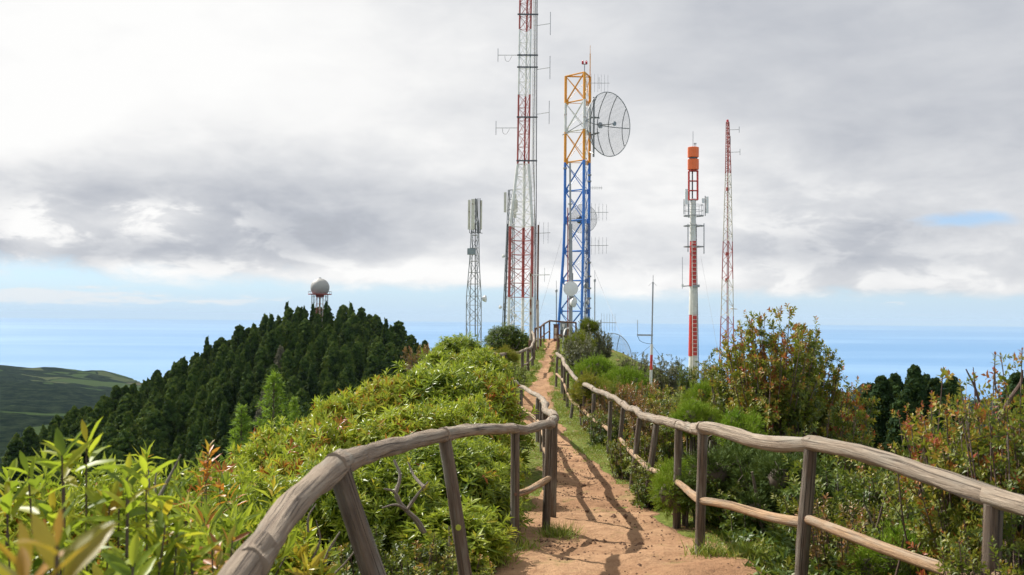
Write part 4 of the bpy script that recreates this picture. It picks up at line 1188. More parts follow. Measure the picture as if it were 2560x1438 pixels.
def lobe_tips(g, lobes, n, up=.35, inner=.25):
    C = np.array([l[:3] for l in lobes]); Rl = np.array([l[3] for l in lobes])
    pr = Rl ** 2 / (Rl ** 2).sum(); out, dirs, li = [], [], []
    while len(out) < n:
        i_ = g.choice(len(Rl), p=pr); d = unit(g.normal(0, 1, 3) + [0, 0, up])
        r_ = Rl[i_] * (1 + g.normal(0, .07)) * (1 if g.random() > inner else g.uniform(.55, .95)); p_ = C[i_] + d * r_
        if p_[2] < .04: continue
        dist = np.linalg.norm(p_ - C, axis=1) / Rl; dist[i_] = 9
        if dist.min() < .82: continue
        out.append(p_); dirs.append(unit(d + [0, 0, .55] + g.normal(0, .25, 3))); li.append(i_)
    return np.array(out), np.array(dirs), np.array(li)


def branching(mb, g, lobes, tips, li, r0, twigs=130, base_r=.12, deep=1.6):
    for i_, l in enumerate(lobes):
        c_ = np.array(l[:3]); a_ = np.array([g.normal(0, base_r), g.normal(0, base_r), -deep]); b_ = np.array([a_[0] * 1.5 + c_[0] * .15, a_[1] * 1.5 + c_[1] * .15, c_[2] * .25])
        pts = smooth_pts([a_, b_, (b_ + c_) / 2 + g.normal(0, .09, 3), c_], 4)
        mb.tube(pts, np.linspace(r0, r0 * .4, len(pts)), 6, False, .15, i_)
    for q in g.permutation(len(tips))[:twigs]:
        c_ = np.array(lobes[li[q]][:3]); p_ = tips[q]
        pts = smooth_pts([c_, (c_ + p_) / 2 + g.normal(0, .06, 3), p_], 3)
        mb.tube(pts, np.linspace(r0 * .32, r0 * .12, len(pts)), 4, False)


def mound(seed, rad, hgt, nl):
    g = np.random.default_rng(seed); lob = []
    for i_ in range(nl):
        a_ = i_ * 2.4 + g.random(); ro = rad * .68 * math.sqrt((i_ + .3) / nl); z_ = hgt * (.88 - .30 * (ro / (rad * .68)) ** 2) * g.uniform(.72, 1.06)
        r_ = rad * g.uniform(.22, .43); lob.append((ro * math.cos(a_), ro * math.sin(a_), max(z_ - r_ * .4, r_ * .7), r_))
    return g, lob


VAR = {}


def add_variant(kind, fol, stem, lm, sm_, h, r, pt=False):
    VAR.setdefault(kind, []).append((fol.mesh(kind + '_foliage', lm, False, None, True), stem.mesh(kind + '_stems', sm_, True), h, r))


def v_laurel(kind, seed, rad, h, nl, n, L, W, mat, t0=.42, nleaf=9, red=0.0):
    g, lob = mound(seed, rad, h, nl); T, D, li = lobe_tips(g, lob, n, .35, .14)
    T = T + D * (np.abs(g.normal(0, .085, len(T))) + np.where(g.random(len(T)) < .07, g.uniform(.08, .26, len(T)), 0))[:, None] * rad ** .5
    mb = MB(); tt = t0 + .22 * (T[:, 2] / h - .5) * 0 + g.normal(0, .10, len(T)) + g.choice([0, .36], len(T), p=[1 - red, red])
    rosettes(mb, g, T, D, nleaf, L, W, tt, .10)
    sb = MB(); branching(sb, g, lob, T, li, .030 * rad + .008)
    zt = T[:, 2].max(); add_variant(kind, mb, sb, mat, M_BARK, zt, rad)


for s_ in range(3): v_laurel('laurel', 100 + s_, 1.25, 1.9, 15, 1500, .165, .040, L_LAUREL, (.40, .50, .58)[s_], 10, .03)
for s_ in range(2): v_laurel('small_laurel', 120 + s_, .60, 1.15, 8, 430, .150, .036, L_LAUREL, (.58, .48)[s_], 10, .06)
v_laurel('red_laurel', 131, .55, 1.1, 8, 430, .135, .034, L_LAUREL, .58, 10, .40)
v_laurel('round_bush', 140, 1.1, 1.5, 18, 1700, .085, .034, L_DARK, .45, 9)
v_laurel('round_bush', 141, 1.1, 1.5, 18, 1700, .085, .034, L_DARK, .45, 9)


def v_heath(kind, seed, rad, h, nl, n, mat, ln=.085, t0=.58):
    g, lob = mound(seed, rad, h, nl); lob = [(l[0], l[1], max(l[2], h * .30), l[3]) for l in lob]; T, D, li = lobe_tips(g, lob, n, .3, .12); lt = g.normal(0, .10, len(lob))[li]; mb = MB()
    T = T + D * (np.abs(g.normal(0, .07, len(T))) + np.where(g.random(len(T)) < .10, g.uniform(.05, .20, len(T)), 0))[:, None] * rad ** .5
    cl = np.array([unit(T[i_] - np.array(lob[li[i_]][:3])) for i_ in range(len(T))]); D = unit(D * .5 + cl)
    A, X, Y = frame(D)
    for j in range(20):
        f = g.random(n); an = g.random(n) * 6.283; rd = np.cos(an)[:, None] * X + np.sin(an)[:, None] * Y
        e = np.radians(g.uniform(15, 50, n))[:, None]; dd = A * np.cos(e) + rd * np.sin(e)
        leaves(mb, T - A * (f * .15)[:, None] + rd * .012, dd, rd + A * .4, ln * g.uniform(.6, 1.1, n), ln * .13, t0 + lt + (1 - f) * .3 + g.normal(0, .12, n), .05, .1)
    sb = MB(); branching(sb, g, lob, T, li, .03 * rad + .01, 60)
    for l in lob:   # dense woody heart of the clump
        V_, Fq = [], None
        q = np.random.default_rng(seed + 5); sb.lathe(np.array(l[:3]) - [0, 0, l[3] * .7], [0, 0, 1], [(0, .02), (l[3] * .3, l[3] * .5), (l[3] * .8, l[3] * .62), (l[3] * 1.2, l[3] * .4), (l[3] * 1.35, .02)], 9)
    add_variant(kind, mb, sb, mat, M_BARK, T[:, 2].max(), rad)


for s_ in range(2): v_heath('tree_heath', 200 + s_, .80, 1.05, 12, 2300, L_HEATH, .062)
v_heath('small_heath', 210, .42, .6, 7, 900, L_HEATH, .052)
v_heath('shade_tinted_heath', 230, .80, 1.2, 12, 1900, L_HEATH_SHADE, .07)
v_heath('yellow_heath', 220, .62, .85, 9, 1500, L_HEATHY, .06)


def v_vacc(kind, seed, rad, h, nstem, mat, L=.042, W=.020, t0=.45, bark=None, shoots=17, lv=13, bare=.25, spread_=.5):
    """many-stemmed bush: upright forking stems, leafy side shoots on their upper part"""
    g = np.random.default_rng(seed); mb = MB(); sb = MB(); TP, TD, TT = [], [], []
    for i_ in range(nstem):
        a_ = g.random() * 6.283; ro = rad * math.sqrt(g.random()); hh = h * g.uniform(.62, 1.0) * (1 - .25 * (ro / rad) ** 2)
        b_ = np.array([ro * .35 * math.cos(a_), ro * .35 * math.sin(a_), -1.4]); t_ = np.array([ro * math.cos(a_), ro * math.sin(a_), hh])
        pts = smooth_pts([b_, np.array([b_[0] * 1.3, b_[1] * 1.3, h * .1]), (b_ + t_) / 2 + [0, 0, h * .25] + np.append(g.normal(0, .07, 2), 0) * spread_, t_], 6)
        sb.tube(pts, np.linspace(.020, .005, len(pts)), 5, False, .12, i_)
        tn = g.normal(0, .13)
        for q in range(shoots):
            f = bare + (1 - bare) * (q + g.random()) / shoots; fi = f * (len(pts) - 1); k0 = min(int(fi), len(pts) - 2); p_ = pts[k0] + (pts[k0 + 1] - pts[k0]) * (fi - k0)
            if p_[2] < .05: continue
            d = unit([g.normal(0, 1), g.normal(0, 1), g.uniform(-.1, 1.1)]); ln = g.uniform(.12, .42) * (1.15 - f * .55) * (h / 1.5) ** .5; e = p_ + d * ln
            if q % 2 == 0: sb.tube([p_, (p_ + e) / 2 + g.normal(0, .01, 3), e], [.005, .004, .002], 3, False)
            TP.append(e); TD.append(unit(d + [0, 0, .5])); TT.append(t0 + tn + .25 * (f - .6) + g.normal(0, .10))
            if ln > .15: TP.append(p_ + d * ln * .55); TD.append(d); TT.append(t0 + tn - .08 + g.normal(0, .08))
        TP.append(t_); TD.append(unit(pts[-1] - pts[-2])); TT.append(t0 + tn + .22)
    TP, TD, TT = np.array(TP), np.array(TD), np.array(TT)
    rosettes(mb, g, TP, TD, lv, L, W, TT, .10, .10, 30, 80, .12, .15)
    add_variant(kind, mb, sb, mat, bark or M_BARKR, float(np.quantile(TP[:, 2], .995)), rad)


for s_ in range(2): v_vacc('berry', 300 + s_, .80, 1.7, 40, L_VACC, .066, .032, .56, None, 24, 12, .16)
v_vacc('berry_low', 310, .75, 1.0, 44, L_VACC, .054, .027, .29, None, 20, 12, .08)
v_vacc('berry_low', 311, .75, 1.0, 44, L_VACC, .054, .027, .36, None, 20, 12, .08)
v_vacc('berry_bare', 320, .7, 1.5, 30, L_VACC, .056, .030, .47, M_BARKR, 12, 9, .30, .9)
v_vacc('bronze', 330, .6, 1.0, 40, L_BRONZE, .050, .023, .50, None, 18, 11, .1)
v_vacc('grey_scrub', 340, .9, 1.3, 46, L_GREY, .060, .028, .48, M_BARK, 24, 12, .15)
v_vacc('green_scrub', 350, .7, 1.1, 40, L_DARK, .060, .028, .52, M_BARK, 20, 12, .08)


def v_cedar(seed, h, r):
    g = np.random.default_rng(seed); mb = MB(); sb = MB(); sb.tube([[0, 0, -1.5], [0, 0, h * .5], [0, 0, h]], [.05, .03, .006], 6, False)
    for i_ in range(62):
        f = (i_ + g.random()) / 62; z_ = h * (.06 + .94 * f); ln = r * (1 - f) ** .8 * g.uniform(.7, 1.15) + .06; a_ = i_ * 2.4 + g.random()
        d = np.array([math.cos(a_), math.sin(a_), .55 + .4 * f]); e = np.array([0, 0, z_]) + unit(d) * ln; pts = smooth_pts([[0, 0, z_], np.array([0, 0, z_]) + unit(d) * ln * .5 + [0, 0, .02], e - [0, 0, ln * .10]], 4)
        sb.tube(pts, np.linspace(.012, .004, len(pts)), 4, False)
        n = int(30 + 50 * (1 - f)); t = g.random(n) ** .7; k0 = t * (len(pts) - 1.001); k1 = k0.astype(int); B = pts[k1] + (pts[k1 + 1] - pts[k1]) * (k0 - k1)[:, None]
        dd = unit(d)[None, :] * .7 + g.normal(0, .6, (n, 3)) + [0, 0, .1]
        leaves(mb, B, dd, g.normal(0, 1, (n, 3)) + [0, 0, 1], .15 * g.uniform(.6, 1.2, n) * (h / 2.4), .020 * (h / 2.4), .35 + .3 * t + g.normal(0, .12, n), .25, .1)
    add_variant('young_cedar', mb, sb, L_CEDAR, M_BARK, h, r)


v_cedar(400, 2.4, .75); v_cedar(401, 2.4, .65)


def conifer_mesh(seed, h, r, ncl, per, lf, mat, name, shape=.75):
    """crown of drooping billowy branch clumps round a tapered trunk"""
    g = np.random.default_rng(seed); mb = MB(); sb = MB(); trk = MB()
    trk.tube([[0, 0, -3], [0, 0, h * .4], [0, 0, h * .97]], [r * .10, r * .07, r * .01], 7, False)
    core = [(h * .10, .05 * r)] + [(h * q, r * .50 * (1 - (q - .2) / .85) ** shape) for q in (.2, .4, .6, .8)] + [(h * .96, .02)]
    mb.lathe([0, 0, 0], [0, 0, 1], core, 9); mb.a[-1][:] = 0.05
    lean = g.normal(0, .02, 2)
    for i_ in range(ncl):
        f = (i_ + g.random()) / ncl; q = .08 + .92 * f ** .9; rr2 = r * ((1 - q) ** shape * 1.10 + .035) * g.uniform(.72, 1.12); a_ = i_ * 2.39996 + g.normal(0, .4)
        z_ = h * q; c_ = np.array([rr2 * .72 * math.cos(a_) + lean[0] * z_, rr2 * .72 * math.sin(a_) + lean[1] * z_, z_ + .12 * rr2]); cr = (r * .30 * (1 - q) ** .5 + r * .085) * g.uniform(.8, 1.25)
        if i_ % 3 == 0: trk.tube([[0, 0, z_ - rr2 * .1], c_], [r * .02, r * .008], 4, False)
        n = per; d = unit(g.normal(0, 1, (n, 3)) + [.5 * math.cos(a_), .5 * math.sin(a_), .35]); B = c_ + d * cr * g.uniform(.75, 1.05, (n, 1)) * [1, 1, .85]
        N = unit(d + g.normal(0, .35, (n, 3))); t_ = unit(np.cross(N, g.normal(0, 1, (n, 3))) + [0, 0, -.3])
        leaves(mb, B - t_ * lf * .5, t_, N, lf * g.uniform(.7, 1.3, n), lf * .62, .42 + g.normal(0, .13, n) + g.normal(0, .13), .15, .05)
    tipn = 24; B = np.stack([g.normal(0, r * .03, tipn), g.normal(0, r * .03, tipn), h * g.uniform(.92, 1.02, tipn)], 1)
    leaves(mb, B, g.normal(0, .5, (tipn, 3)) + [0, 0, 1], g.normal(0, 1, (tipn, 3)), lf * .8, lf * .4, .5)
    return mb.mesh(name + '_crown', mat, False, None, True), trk.mesh(name + '_trunk', M_BARK, True)


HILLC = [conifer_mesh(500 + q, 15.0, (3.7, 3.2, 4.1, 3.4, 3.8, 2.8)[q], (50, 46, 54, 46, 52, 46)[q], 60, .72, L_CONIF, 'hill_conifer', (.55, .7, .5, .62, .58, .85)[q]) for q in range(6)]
BIGC = [conifer_mesh(520 + q, 11.0, (2.3, 2.7)[q], 120, 60, .34, L_DCON, 'conifer', (.62, .72)[q]) for q in range(2)]


def place_tree(name, label, group, base, rot, sc, var, cat='tree'):
    t = thing(name, label, cat, base, group); t.rotation_euler = (0, 0, rot); t.scale = sc
    obj('crown', var[0], t); obj('trunk', var[1], t); return t


# --- the wood on the radome hill: the largest-showing trees one by one, the rest as one mass
_fx = [-200, 0, 150, 330, 400, 500, 570, 640, 700, 760, 830, 900, 960, 1010, 1060, 1080]
_fy = [1060, 1075, 1060, 1130, 1190, 1200, 1190, 1140, 1110, 1070, 1000, 960, 930, 905, 875, 850]
cand = []
gt = np.random.default_rng(77)
for X in np.arange(-262, 24, 7.0):
    for Y in np.arange(205, 476, 7.6):
        x_ = X + gt.uniform(-2.2, 2.2); y_ = Y + gt.uniform(-2.2, 2.2); z_ = float(hillz(np.array(x_), np.array(y_)))
        zl = float(landz(np.array(x_), np.array(y_)))
        if z_ < zl - 2: continue
        h_ = gt.uniform(.70, 1.18) * (1.0 if y_ > 300 else 1.08)
        if math.hypot(x_ + 83, y_ - 430) < 7: continue
        h_ *= 1.1 + max(0.0, 380 - y_) / 380 * .45; px, pt, d = proj((x_, y_, z_ + 15 * h_))
        if px < -60 or px > 1120: continue
        if pt > np.interp(px, _fx, _fy) + 40: continue
        if y_ > HY + 18: continue
        top_bonus = 60 if y_ > 405 else 0
        cand.append((d - top_bonus * 2.6 + gt.uniform(-25, 25), x_, y_, z_, h_))
cand.sort()
tall = [(784, 762, 424), (816, 757, 423), (760, 768, 426), (720, 758, 425), (875, 760, 418), (962, 800, 400), (853, 768, 420), (520, 845, 395), (462, 895, 375), (380, 945, 360)]
ones, rest = cand[:290], cand[290:]
for q, (_, x_, y_, z_, h_) in enumerate(ones):
    w_ = gt.uniform(.82, 1.22)
    px, pt, d = proj((x_, y_, z_ + 15 * h_))
    if d > 422: lab = 'hilltop conifer ' + ('left of the radome' if px < 790 else 'right of the radome') + ' on the crest of the wooded hill'
    elif px < 330: lab = 'conifer on the low left tail of the wooded hill, before the coastal land'
    elif px < 560: lab = 'conifer on the left slope of the wooded hill'
    elif px < 690: lab = 'conifer on the wooded hill face above the young cedars'
    elif px < 850: lab = 'conifer on the wooded hill face below the radome'
    else: lab = 'conifer on the right flank of the wooded hill above the laurels'
    if d < 330: lab = lab.replace('conifer on', 'conifer low down on')
    elif d < 422: lab = lab.replace('conifer on', 'conifer high up on')
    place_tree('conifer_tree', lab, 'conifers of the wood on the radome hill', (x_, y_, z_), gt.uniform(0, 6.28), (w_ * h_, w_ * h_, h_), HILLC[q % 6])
tlab = ['conifer hiding the left legs of the radome tower', 'conifer hiding the right legs of the radome tower', 'conifer on the hilltop a little left of the radome legs', 'pointed conifer on the hilltop left of the radome', 'tall pointed conifer on the hilltop just right of the radome', 'pointed conifer standing clear on the right shoulder of the radome hill', 'slim conifer between the radome and the tallest hilltop spire', 'conifer breaking the upper left skyline of the radome hill', 'conifer breaking the middle of the left skyline of the radome hill', 'conifer near the low left end of the hill skyline']
for (px, py, d), lb in zip(tall, tlab):
    tp_ = P(px, py, d); zb = float(hillz(np.array(tp_[0]), np.array(tp_[1]))); s_ = max((tp_[2] - zb) / 15.0, .6)
    place_tree('conifer_tree', lb, None, (tp_[0], tp_[1], zb), 1.0 * px, (s_ * .75, s_ * .75, s_), HILLC[5])
greyc = [m_.copy() for m_ in HILLC[3]]; greyc[0].materials[0] = L_DRY
for (px, py, d), lb in zip(((700, 868, 352), (655, 985, 300)), ('half-bare greyish tree standing out among the dark hill conifers', 'pale grey-green tree low on the wooded hill just above the young cedars')):
    tp_ = P(px, py, d); zb = float(hillz(np.array(tp_[0]), np.array(tp_[1]))); s_ = max((tp_[2] - zb) / 15.0, .6)
    place_tree('grey_tree', lb, None, (tp_[0], tp_[1], zb), px, (s_ * .9, s_ * .9, s_), greyc)
if rest:
    src = bpy.data.objects.new('wood', bpy.data.meshes.new('wood_points')); COL.objects.link(src)
    src.data.from_pydata([(r_[1], r_[2], r_[3]) for r_ in rest], [], []); src['kind'] = 'stuff'
    at_ = src.data.attributes.new('hs', 'FLOAT', 'POINT'); at_.data.foreach_set('value', [r_[4] for r_ in rest])
    ng = bpy.data.node_groups.new('wood_scatter', 'GeometryNodeTree'); ng.interface.new_socket('Geometry', in_out='INPUT', socket_type='NodeSocketGeometry'); ng.interface.new_socket('Geometry', in_out='OUTPUT', socket_type='NodeSocketGeometry')
    gi = ng.nodes.new('NodeGroupInput'); go = ng.nodes.new('NodeGroupOutput'); jn = ng.nodes.new('GeometryNodeJoinGeometry')
    crowns = [o for o in scn.objects if o.name.startswith('crown')][:6]
    ix = ng.nodes.new('GeometryNodeInputIndex'); na = ng.nodes.new('GeometryNodeInputNamedAttribute'); na.data_type = 'FLOAT'; na.inputs[0].default_value = 'hs'
    rv = ng.nodes.new('FunctionNodeRandomValue'); rv.data_type = 'FLOAT'; rv.inputs[3].default_value = 6.28
    cx_ = ng.nodes.new('ShaderNodeCombineXYZ'); ng.links.new(rv.outputs[1], cx_.inputs[2])
    for q, cr_ in enumerate(crowns):
        oi = ng.nodes.new('GeometryNodeObjectInfo'); oi.inputs[0].default_value = cr_; oi.inputs['As Instance'].default_value = True; oi.transform_space = 'ORIGINAL'
        md = ng.nodes.new('ShaderNodeMath'); md.operation = 'MODULO'; md.inputs[1].default_value = len(crowns); ng.links.new(ix.outputs[0], md.inputs[0])
        cm = ng.nodes.new('ShaderNodeMath'); cm.operation = 'COMPARE'; cm.inputs[1].default_value = q; cm.inputs[2].default_value = .1; ng.links.new(md.outputs[0], cm.inputs[0])
        ip = ng.nodes.new('GeometryNodeInstanceOnPoints'); ng.links.new(gi.outputs[0], ip.inputs['Points']); ng.links.new(cm.outputs[0], ip.inputs['Selection']); ng.links.new(oi.outputs['Geometry'], ip.inputs['Instance'])
        ng.links.new(cx_.outputs[0], ip.inputs['Rotation']); ng.links.new(na.outputs[0], ip.inputs['Scale']); ng.links.new(ip.outputs[0], jn.inputs[0])
    ng.links.new(jn.outputs[0], go.inputs[0]); src.modifiers.new('scatter', 'NODES').node_group = ng

# --- conifers on the right
RC = [(2172, 962, 92, 1.0), (2205, 945, 86, .9), (2240, 938, 95, .95), (2285, 918, 84, .8), (2312, 940, 90, .9), (2340, 950, 84, .9), (2382, 943, 88, .9), (2110, 985, 98, .9), (2085, 935, 60, .30), (2545, 938, 70, .9), (2260, 990, 78, 1.0), (2350, 1000, 76, 1.0)]
RCL = ['dark round-topped conifer at the left end of the right-hand conifer clump', 'dark conifer second from the left in the right-hand conifer clump', 'dark conifer with a pale top left of the tallest one on the right', 'tallest pointed conifer of the dark clump on the right', 'dark conifer pressed against the right side of the tallest conifer', 'small-topped conifer between the tallest one and the right end of the clump', 'open-topped conifer at the right end of the dark clump, left of the wind turbine', 'low dark conifer half behind the orange-leaved bushes left of the clump', 'slender dark conifer tip behind the tall orange-leaved bush', 'dark conifer at the right edge of the picture behind the bare twigs', 'low dark conifer in front of the middle of the right-hand clump', 'low dark conifer in front of the right part of the right-hand clump']
for q, ((px, py, d, ws), lb) in enumerate(zip(RC, RCL)):
    tp_ = P(px, py, d); hh = 9.5 if ws > .5 else 4.0; s_ = hh / 11.0
    place_tree('conifer_tree', lb, 'conifers beyond the right slope', (tp_[0], tp_[1], tp_[2] - hh), 1.7 * q, (s_ * ws * 1.1, s_ * ws * 1.1, s_), BIGC[q % 2])

# --- shrubs: kind, pixel column, pixel row of the top, depth, width in metres, label
SH = [
    ('round_bush', 1268, 806, 45, 2.25, 'dense round dark green bush beside the foot of the tall red and white mast', 0),
    ('laurel', 1142, 832, 31, 2.3, 'glossy green laurel mound on the skyline below the grey panel tower', 0),
    ('bronze', 1052, 862, 29, 1.0, 'bronze-leaved shrub on the skyline between the hill wood and the laurels', 0),
    ('small_laurel', 1090, 868, 25, 1.2, 'small laurel on the skyline beside the bronze shrub', 0),
    ('laurel', 1195, 868, 25, 1.9, 'laurel bush just left of the upper fence bend', 1),
    ('yellow_heath', 1262, 858, 33, 1.0, 'yellow-green heath peeping over the far fence rail under the round bush', 0),
    ('laurel', 1120, 893, 14.6, 2.4, 'broad yellow-green laurel, biggest of the bank left of the path', 0),
    ('laurel', 985, 912, 14.4, 1.7, 'laurel sloping down the left side of the biggest one', 2),
    ('small_laurel', 1222, 912, 14.5, 1.0, 'golden-leaved laurel overhanging the thin log fence', 0),
    ('laurel', 1165, 985, 11.6, 1.35, 'laurel with broad fresh leaves leaning over the fence posts', 1),
    ('laurel', 1060, 985, 11.2, 2.1, 'laurel in front of the biggest laurel of the left bank', 2),
    ('small_laurel', 868, 985, 14.0, 1.1, 'upright laurel standing clear in front of the dark hill wood', 1),
    ('small_laurel', 812, 988, 13.2, .85, 'pale slim laurel leftmost of the pair standing before the dark wood', 0),
    ('red_laurel', 912, 972, 15.5, .75, 'laurel with rusty orange shoots beside the upright pair', 0),
    ('laurel', 760, 1040, 10.6, 1.7, 'laurel at the left shoulder of the bank below the young cedars', 1),
    ('red_laurel', 690, 1110, 9.0, .95, 'laurel tipped with orange-red shoots in the left bank', 0),
    ('red_laurel', 830, 1080, 8.2, .8, 'small laurel with red shoots just above the near fence rail', 0),
    ('laurel', 1208, 1082, 9.2, .95, 'dark-bottomed laurel behind the corner posts of the near fence', 2),
    ('laurel', 1085, 1075, 8.4, 1.6, 'laurel rising behind the middle of the near fence rail', 0),
    ('laurel', 930, 1115, 7.6, 1.3, 'laurel behind the curved near rail', 1),
    ('laurel', 650, 1150, 7.6, 1.6, 'laurel left of the curved near rail', 2),
    ('small_laurel', 1130, 1250, 7.2, 1.0, 'low laurel between the two middle posts of the near fence', 0),
    ('laurel', 540, 1180, 5.6, 1.3, 'laurel below the orange-topped shoot', 0),
    ('red_laurel', 640, 1230, 4.6, .8, 'orange-tipped laurel close to the foot of the near rail', 0),
    ('small_laurel', 520, 1280, 4.2, .9, 'laurel with upright shoots left of the near rail', 1),
    ('berry_low', 960, 1330, 5.6, .9, 'twiggy low bush behind the leaning near post', 0),
    ('berry_low', 1090, 1360, 5.9, .8, 'twiggy low bush at the foot of the second near post', 1),
    ('laurel', 420, 1150, 6.5, 1.6, 'laurel behind the three bare sticks', 1),
    ('laurel', 230, 1140, 5.4, 1.8, 'laurel behind the big-leaved shrub at the left', 0),
    ('laurel', 40, 1150, 5.0, 1.6, 'laurel at the left edge of the picture', 2),
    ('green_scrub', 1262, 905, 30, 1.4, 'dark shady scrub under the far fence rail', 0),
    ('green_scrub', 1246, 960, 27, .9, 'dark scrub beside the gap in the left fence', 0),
    # right of the path
    ('yellow_heath', 1474, 789, 42, 1.0, 'tall heath with a yellow-green tuft on the skyline right of the blue tower', 0),
    ('grey_scrub', 1472, 806, 42, 1.7, 'olive bush beside the handrail right of the upper path', 0),
    ('grey_scrub', 1505, 832, 43, 1.2, 'brownish open bush beside the dark ground dish', 0),
    ('yellow_heath', 1446, 818, 39, 1.3, 'yellowish heath against the olive bush', 0),
    ('grey_scrub', 1448, 838, 36, 1.7, 'olive bush behind the top end of the right fence', 0),
    ('tree_heath', 1482, 878, 26, 1.25, 'bright green heath, higher of the pair behind the fence bend', 0),
    ('tree_heath', 1562, 905, 25, 1.55, 'bright green heath, broader of the pair behind the fence bend', 1),
    ('yellow_heath', 1487, 920, 22, 1.15, 'yellow-green heath in front of the bright green pair', 0),
    ('grey_scrub', 1560, 908, 46, 1.3, 'low grey-green bush in front of the dark ground dish', 0),
    ('grey_scrub', 1590, 886, 42, 1.9, 'brown-green bush between the ground dish and the striped mast', 0),
    ('grey_scrub', 1668, 892, 46, 2.0, 'grey-green bush between the striped mast and the orange drum mast', 0),
    ('green_scrub', 1718, 915, 42, 1.0, 'small green bush at the foot of the orange drum mast', 0),
    ('berry', 1765, 905, 34, 1.1, 'thin bush with a dark tuft left of the slim lattice mast', 1),
    ('bronze', 1555, 960, 19.5, 1.0, 'bronze-leaved bush just right of the heaths', 0),
    ('bronze', 1612, 955, 18.0, .9, 'bronze-leaved bush at the foot of the striped mast', 0),
    ('berry', 1675, 975, 17.5, 1.2, 'olive and gold bush right of the striped mast', 0),
    ('bronze', 1628, 1005, 14.5, .8, 'red-bronze bush close behind the right fence', 0),
    ('berry', 1712, 1000, 14.0, 1.2, 'gold-leaved bush behind the right fence left of the heaths', 1),
    ('tree_heath', 1775, 938, 13.5, .75, 'bright green heath, topmost of those beside the tall orange-leaved bush', 0),
    ('tree_heath', 1738, 990, 11.6, .65, 'bright green heath directly above the fence rail', 1),
    ('small_heath', 1845, 1010, 10.8, .6, 'small dark heath inside the tall orange-leaved bush', 0),
    ('berry', 1835, 875, 12.8, .95, 'left-hand stems of the tall orange-leaved thicket', 1),
    ('berry', 1935, 782, 11.6, 1.15, 'tallest orange-leaved bush rising above the right fence to the skyline', 0),
    ('berry', 1998, 835, 12.2, 1.0, 'orange-leaved bush right beside the tallest one', 1),
    ('berry', 2070, 935, 12.5, 1.1, 'orange-leaved bush with thin stems right of the tallest pair', 0),
    ('shade_tinted_heath', 1860, 1085, 9.4, 1.35, 'big heath with shade tinted into its leaves, below the right fence rail', 0),
    ('shade_tinted_heath', 1965, 1110, 8.8, 1.2, 'heath with shade tinted into its leaves behind the second right post', 1),
    ('tree_heath', 1730, 1125, 9.6, .8, 'small bright heath left of the near right post', 0),
    ('green_scrub', 1660, 1150, 11.2, .9, 'green bush behind the lower rail of the right fence', 0),
    ('berry_low', 1590, 1080, 14.0, .9, 'low gold-green bush seen through the right fence', 1),
    ('green_scrub', 1570, 960, 22.5, 1.4, 'dark low bush under the broader bright green heath', 0),
    ('green_scrub', 1530, 1030, 18.0, 1.0, 'shady green bush behind the right fence bend', 0),
    ('bronze', 1500, 1000, 20.5, .8, 'small bronze bush at the right fence bend', 0),
    ('berry_low', 2030, 1000, 11.4, 1.3, 'mixed low bush under the orange-leaved ones', 0),
    ('berry_low', 2150, 1125, 10.5, 1.3, 'gold-green low bush in the right thicket below the conifers', 1),
    ('berry_low', 2270, 1150, 9.5, 1.3, 'yellowish low bush in the right thicket below the tallest conifer', 0),
    ('berry_bare', 2350, 990, 6.6, .6, 'bare-stemmed bush with sparse yellow leaves before the conifers', 0),
    ('berry_bare', 2440, 935, 5.8, .9, 'reddish twiggy bush with bare pointed stems before the sea', 0),
    ('berry_bare', 2545, 890, 5.2, .7, 'reddish twiggy bush cut by the right edge of the picture', 0),
    ('berry', 2500, 1040, 5.4, .9, 'leafy bush above the rail at the right edge', 0),
    ('berry_low', 2380, 1135, 7.4, 1.2, 'green-gold low bush above the sloping right rail', 1),
    ('green_scrub', 2120, 1160, 8.2, 1.2, 'green bush just below the sloping right rail', 0),
    ('berry_low', 2220, 1200, 7.6, 1.1, 'low bush with pale stems below the right rail', 0),
    ('berry_low', 2330, 1250, 6.8, 1.0, 'low gold bush between the two nearest right posts', 1),
    ('small_heath', 2250, 1290, 6.3, .55, 'feathery grey-green heath between the two nearest right posts', 0),
    ('bronze', 2140, 1260, 7.0, .9, 'reddish low shrub beside the lower right rail', 0),
    ('green_scrub', 2060, 1240, 8.0, .9, 'dark bush behind the second right post', 0),
    ('green_scrub', 2420, 1300, 5.9, .8, 'green bush left of the nearest right post', 0),
    ('berry_low', 2545, 1290, 4.6, .7, 'low bush right of the nearest right post', 0),
    ('berry_low', 2260, 1372, 6.3, .8, 'low gold-leaved bush at the bottom of the picture between right posts', 0),
    ('green_scrub', 1900, 1210, 8.9, 1.0, 'shady scrub behind the near right post', 0),
]
gs = np.random.default_rng(5)
for kind, px, py, d, wid, lab, vi in SH:
    vs = VAR[kind]; fol, stm, h, r_ = vs[vi % len(vs)]
    tp_ = P(px, py, d); gz_ = ground(tp_[0], tp_[1]); s_ = wid / (2 * r_) * (.87 if 'laurel' in kind and 5 < d < 16 and wid < 2.3 else 1)
    need = tp_[2] - gz_
    sz_ = min(max(need / h, s_ * .72), s_ * (1.12 if 'heath' in kind else 1.25 if 'berry' in kind else 1.4))
    t = thing({'laurel': 'laurel_shrub', 'small_laurel': 'laurel_shrub', 'red_laurel': 'laurel_shrub', 'round_bush': 'round_bush', 'tree_heath': 'heath_shrub', 'small_heath': 'heath_shrub', 'yellow_heath': 'heath_shrub', 'shade_tinted_heath': 'heath_shrub'}.get(kind, 'twiggy_shrub'), lab, 'bush', (tp_[0], tp_[1], tp_[2] - h * sz_),
              'shrubs left of the path' if px < 1330 else 'shrubs right of the path')
    t.rotation_euler = (0, 0, gs.uniform(0, 6.28)); t.scale = (s_, s_, sz_)
    obj('foliage', fol, t); obj('stems', stm, t)

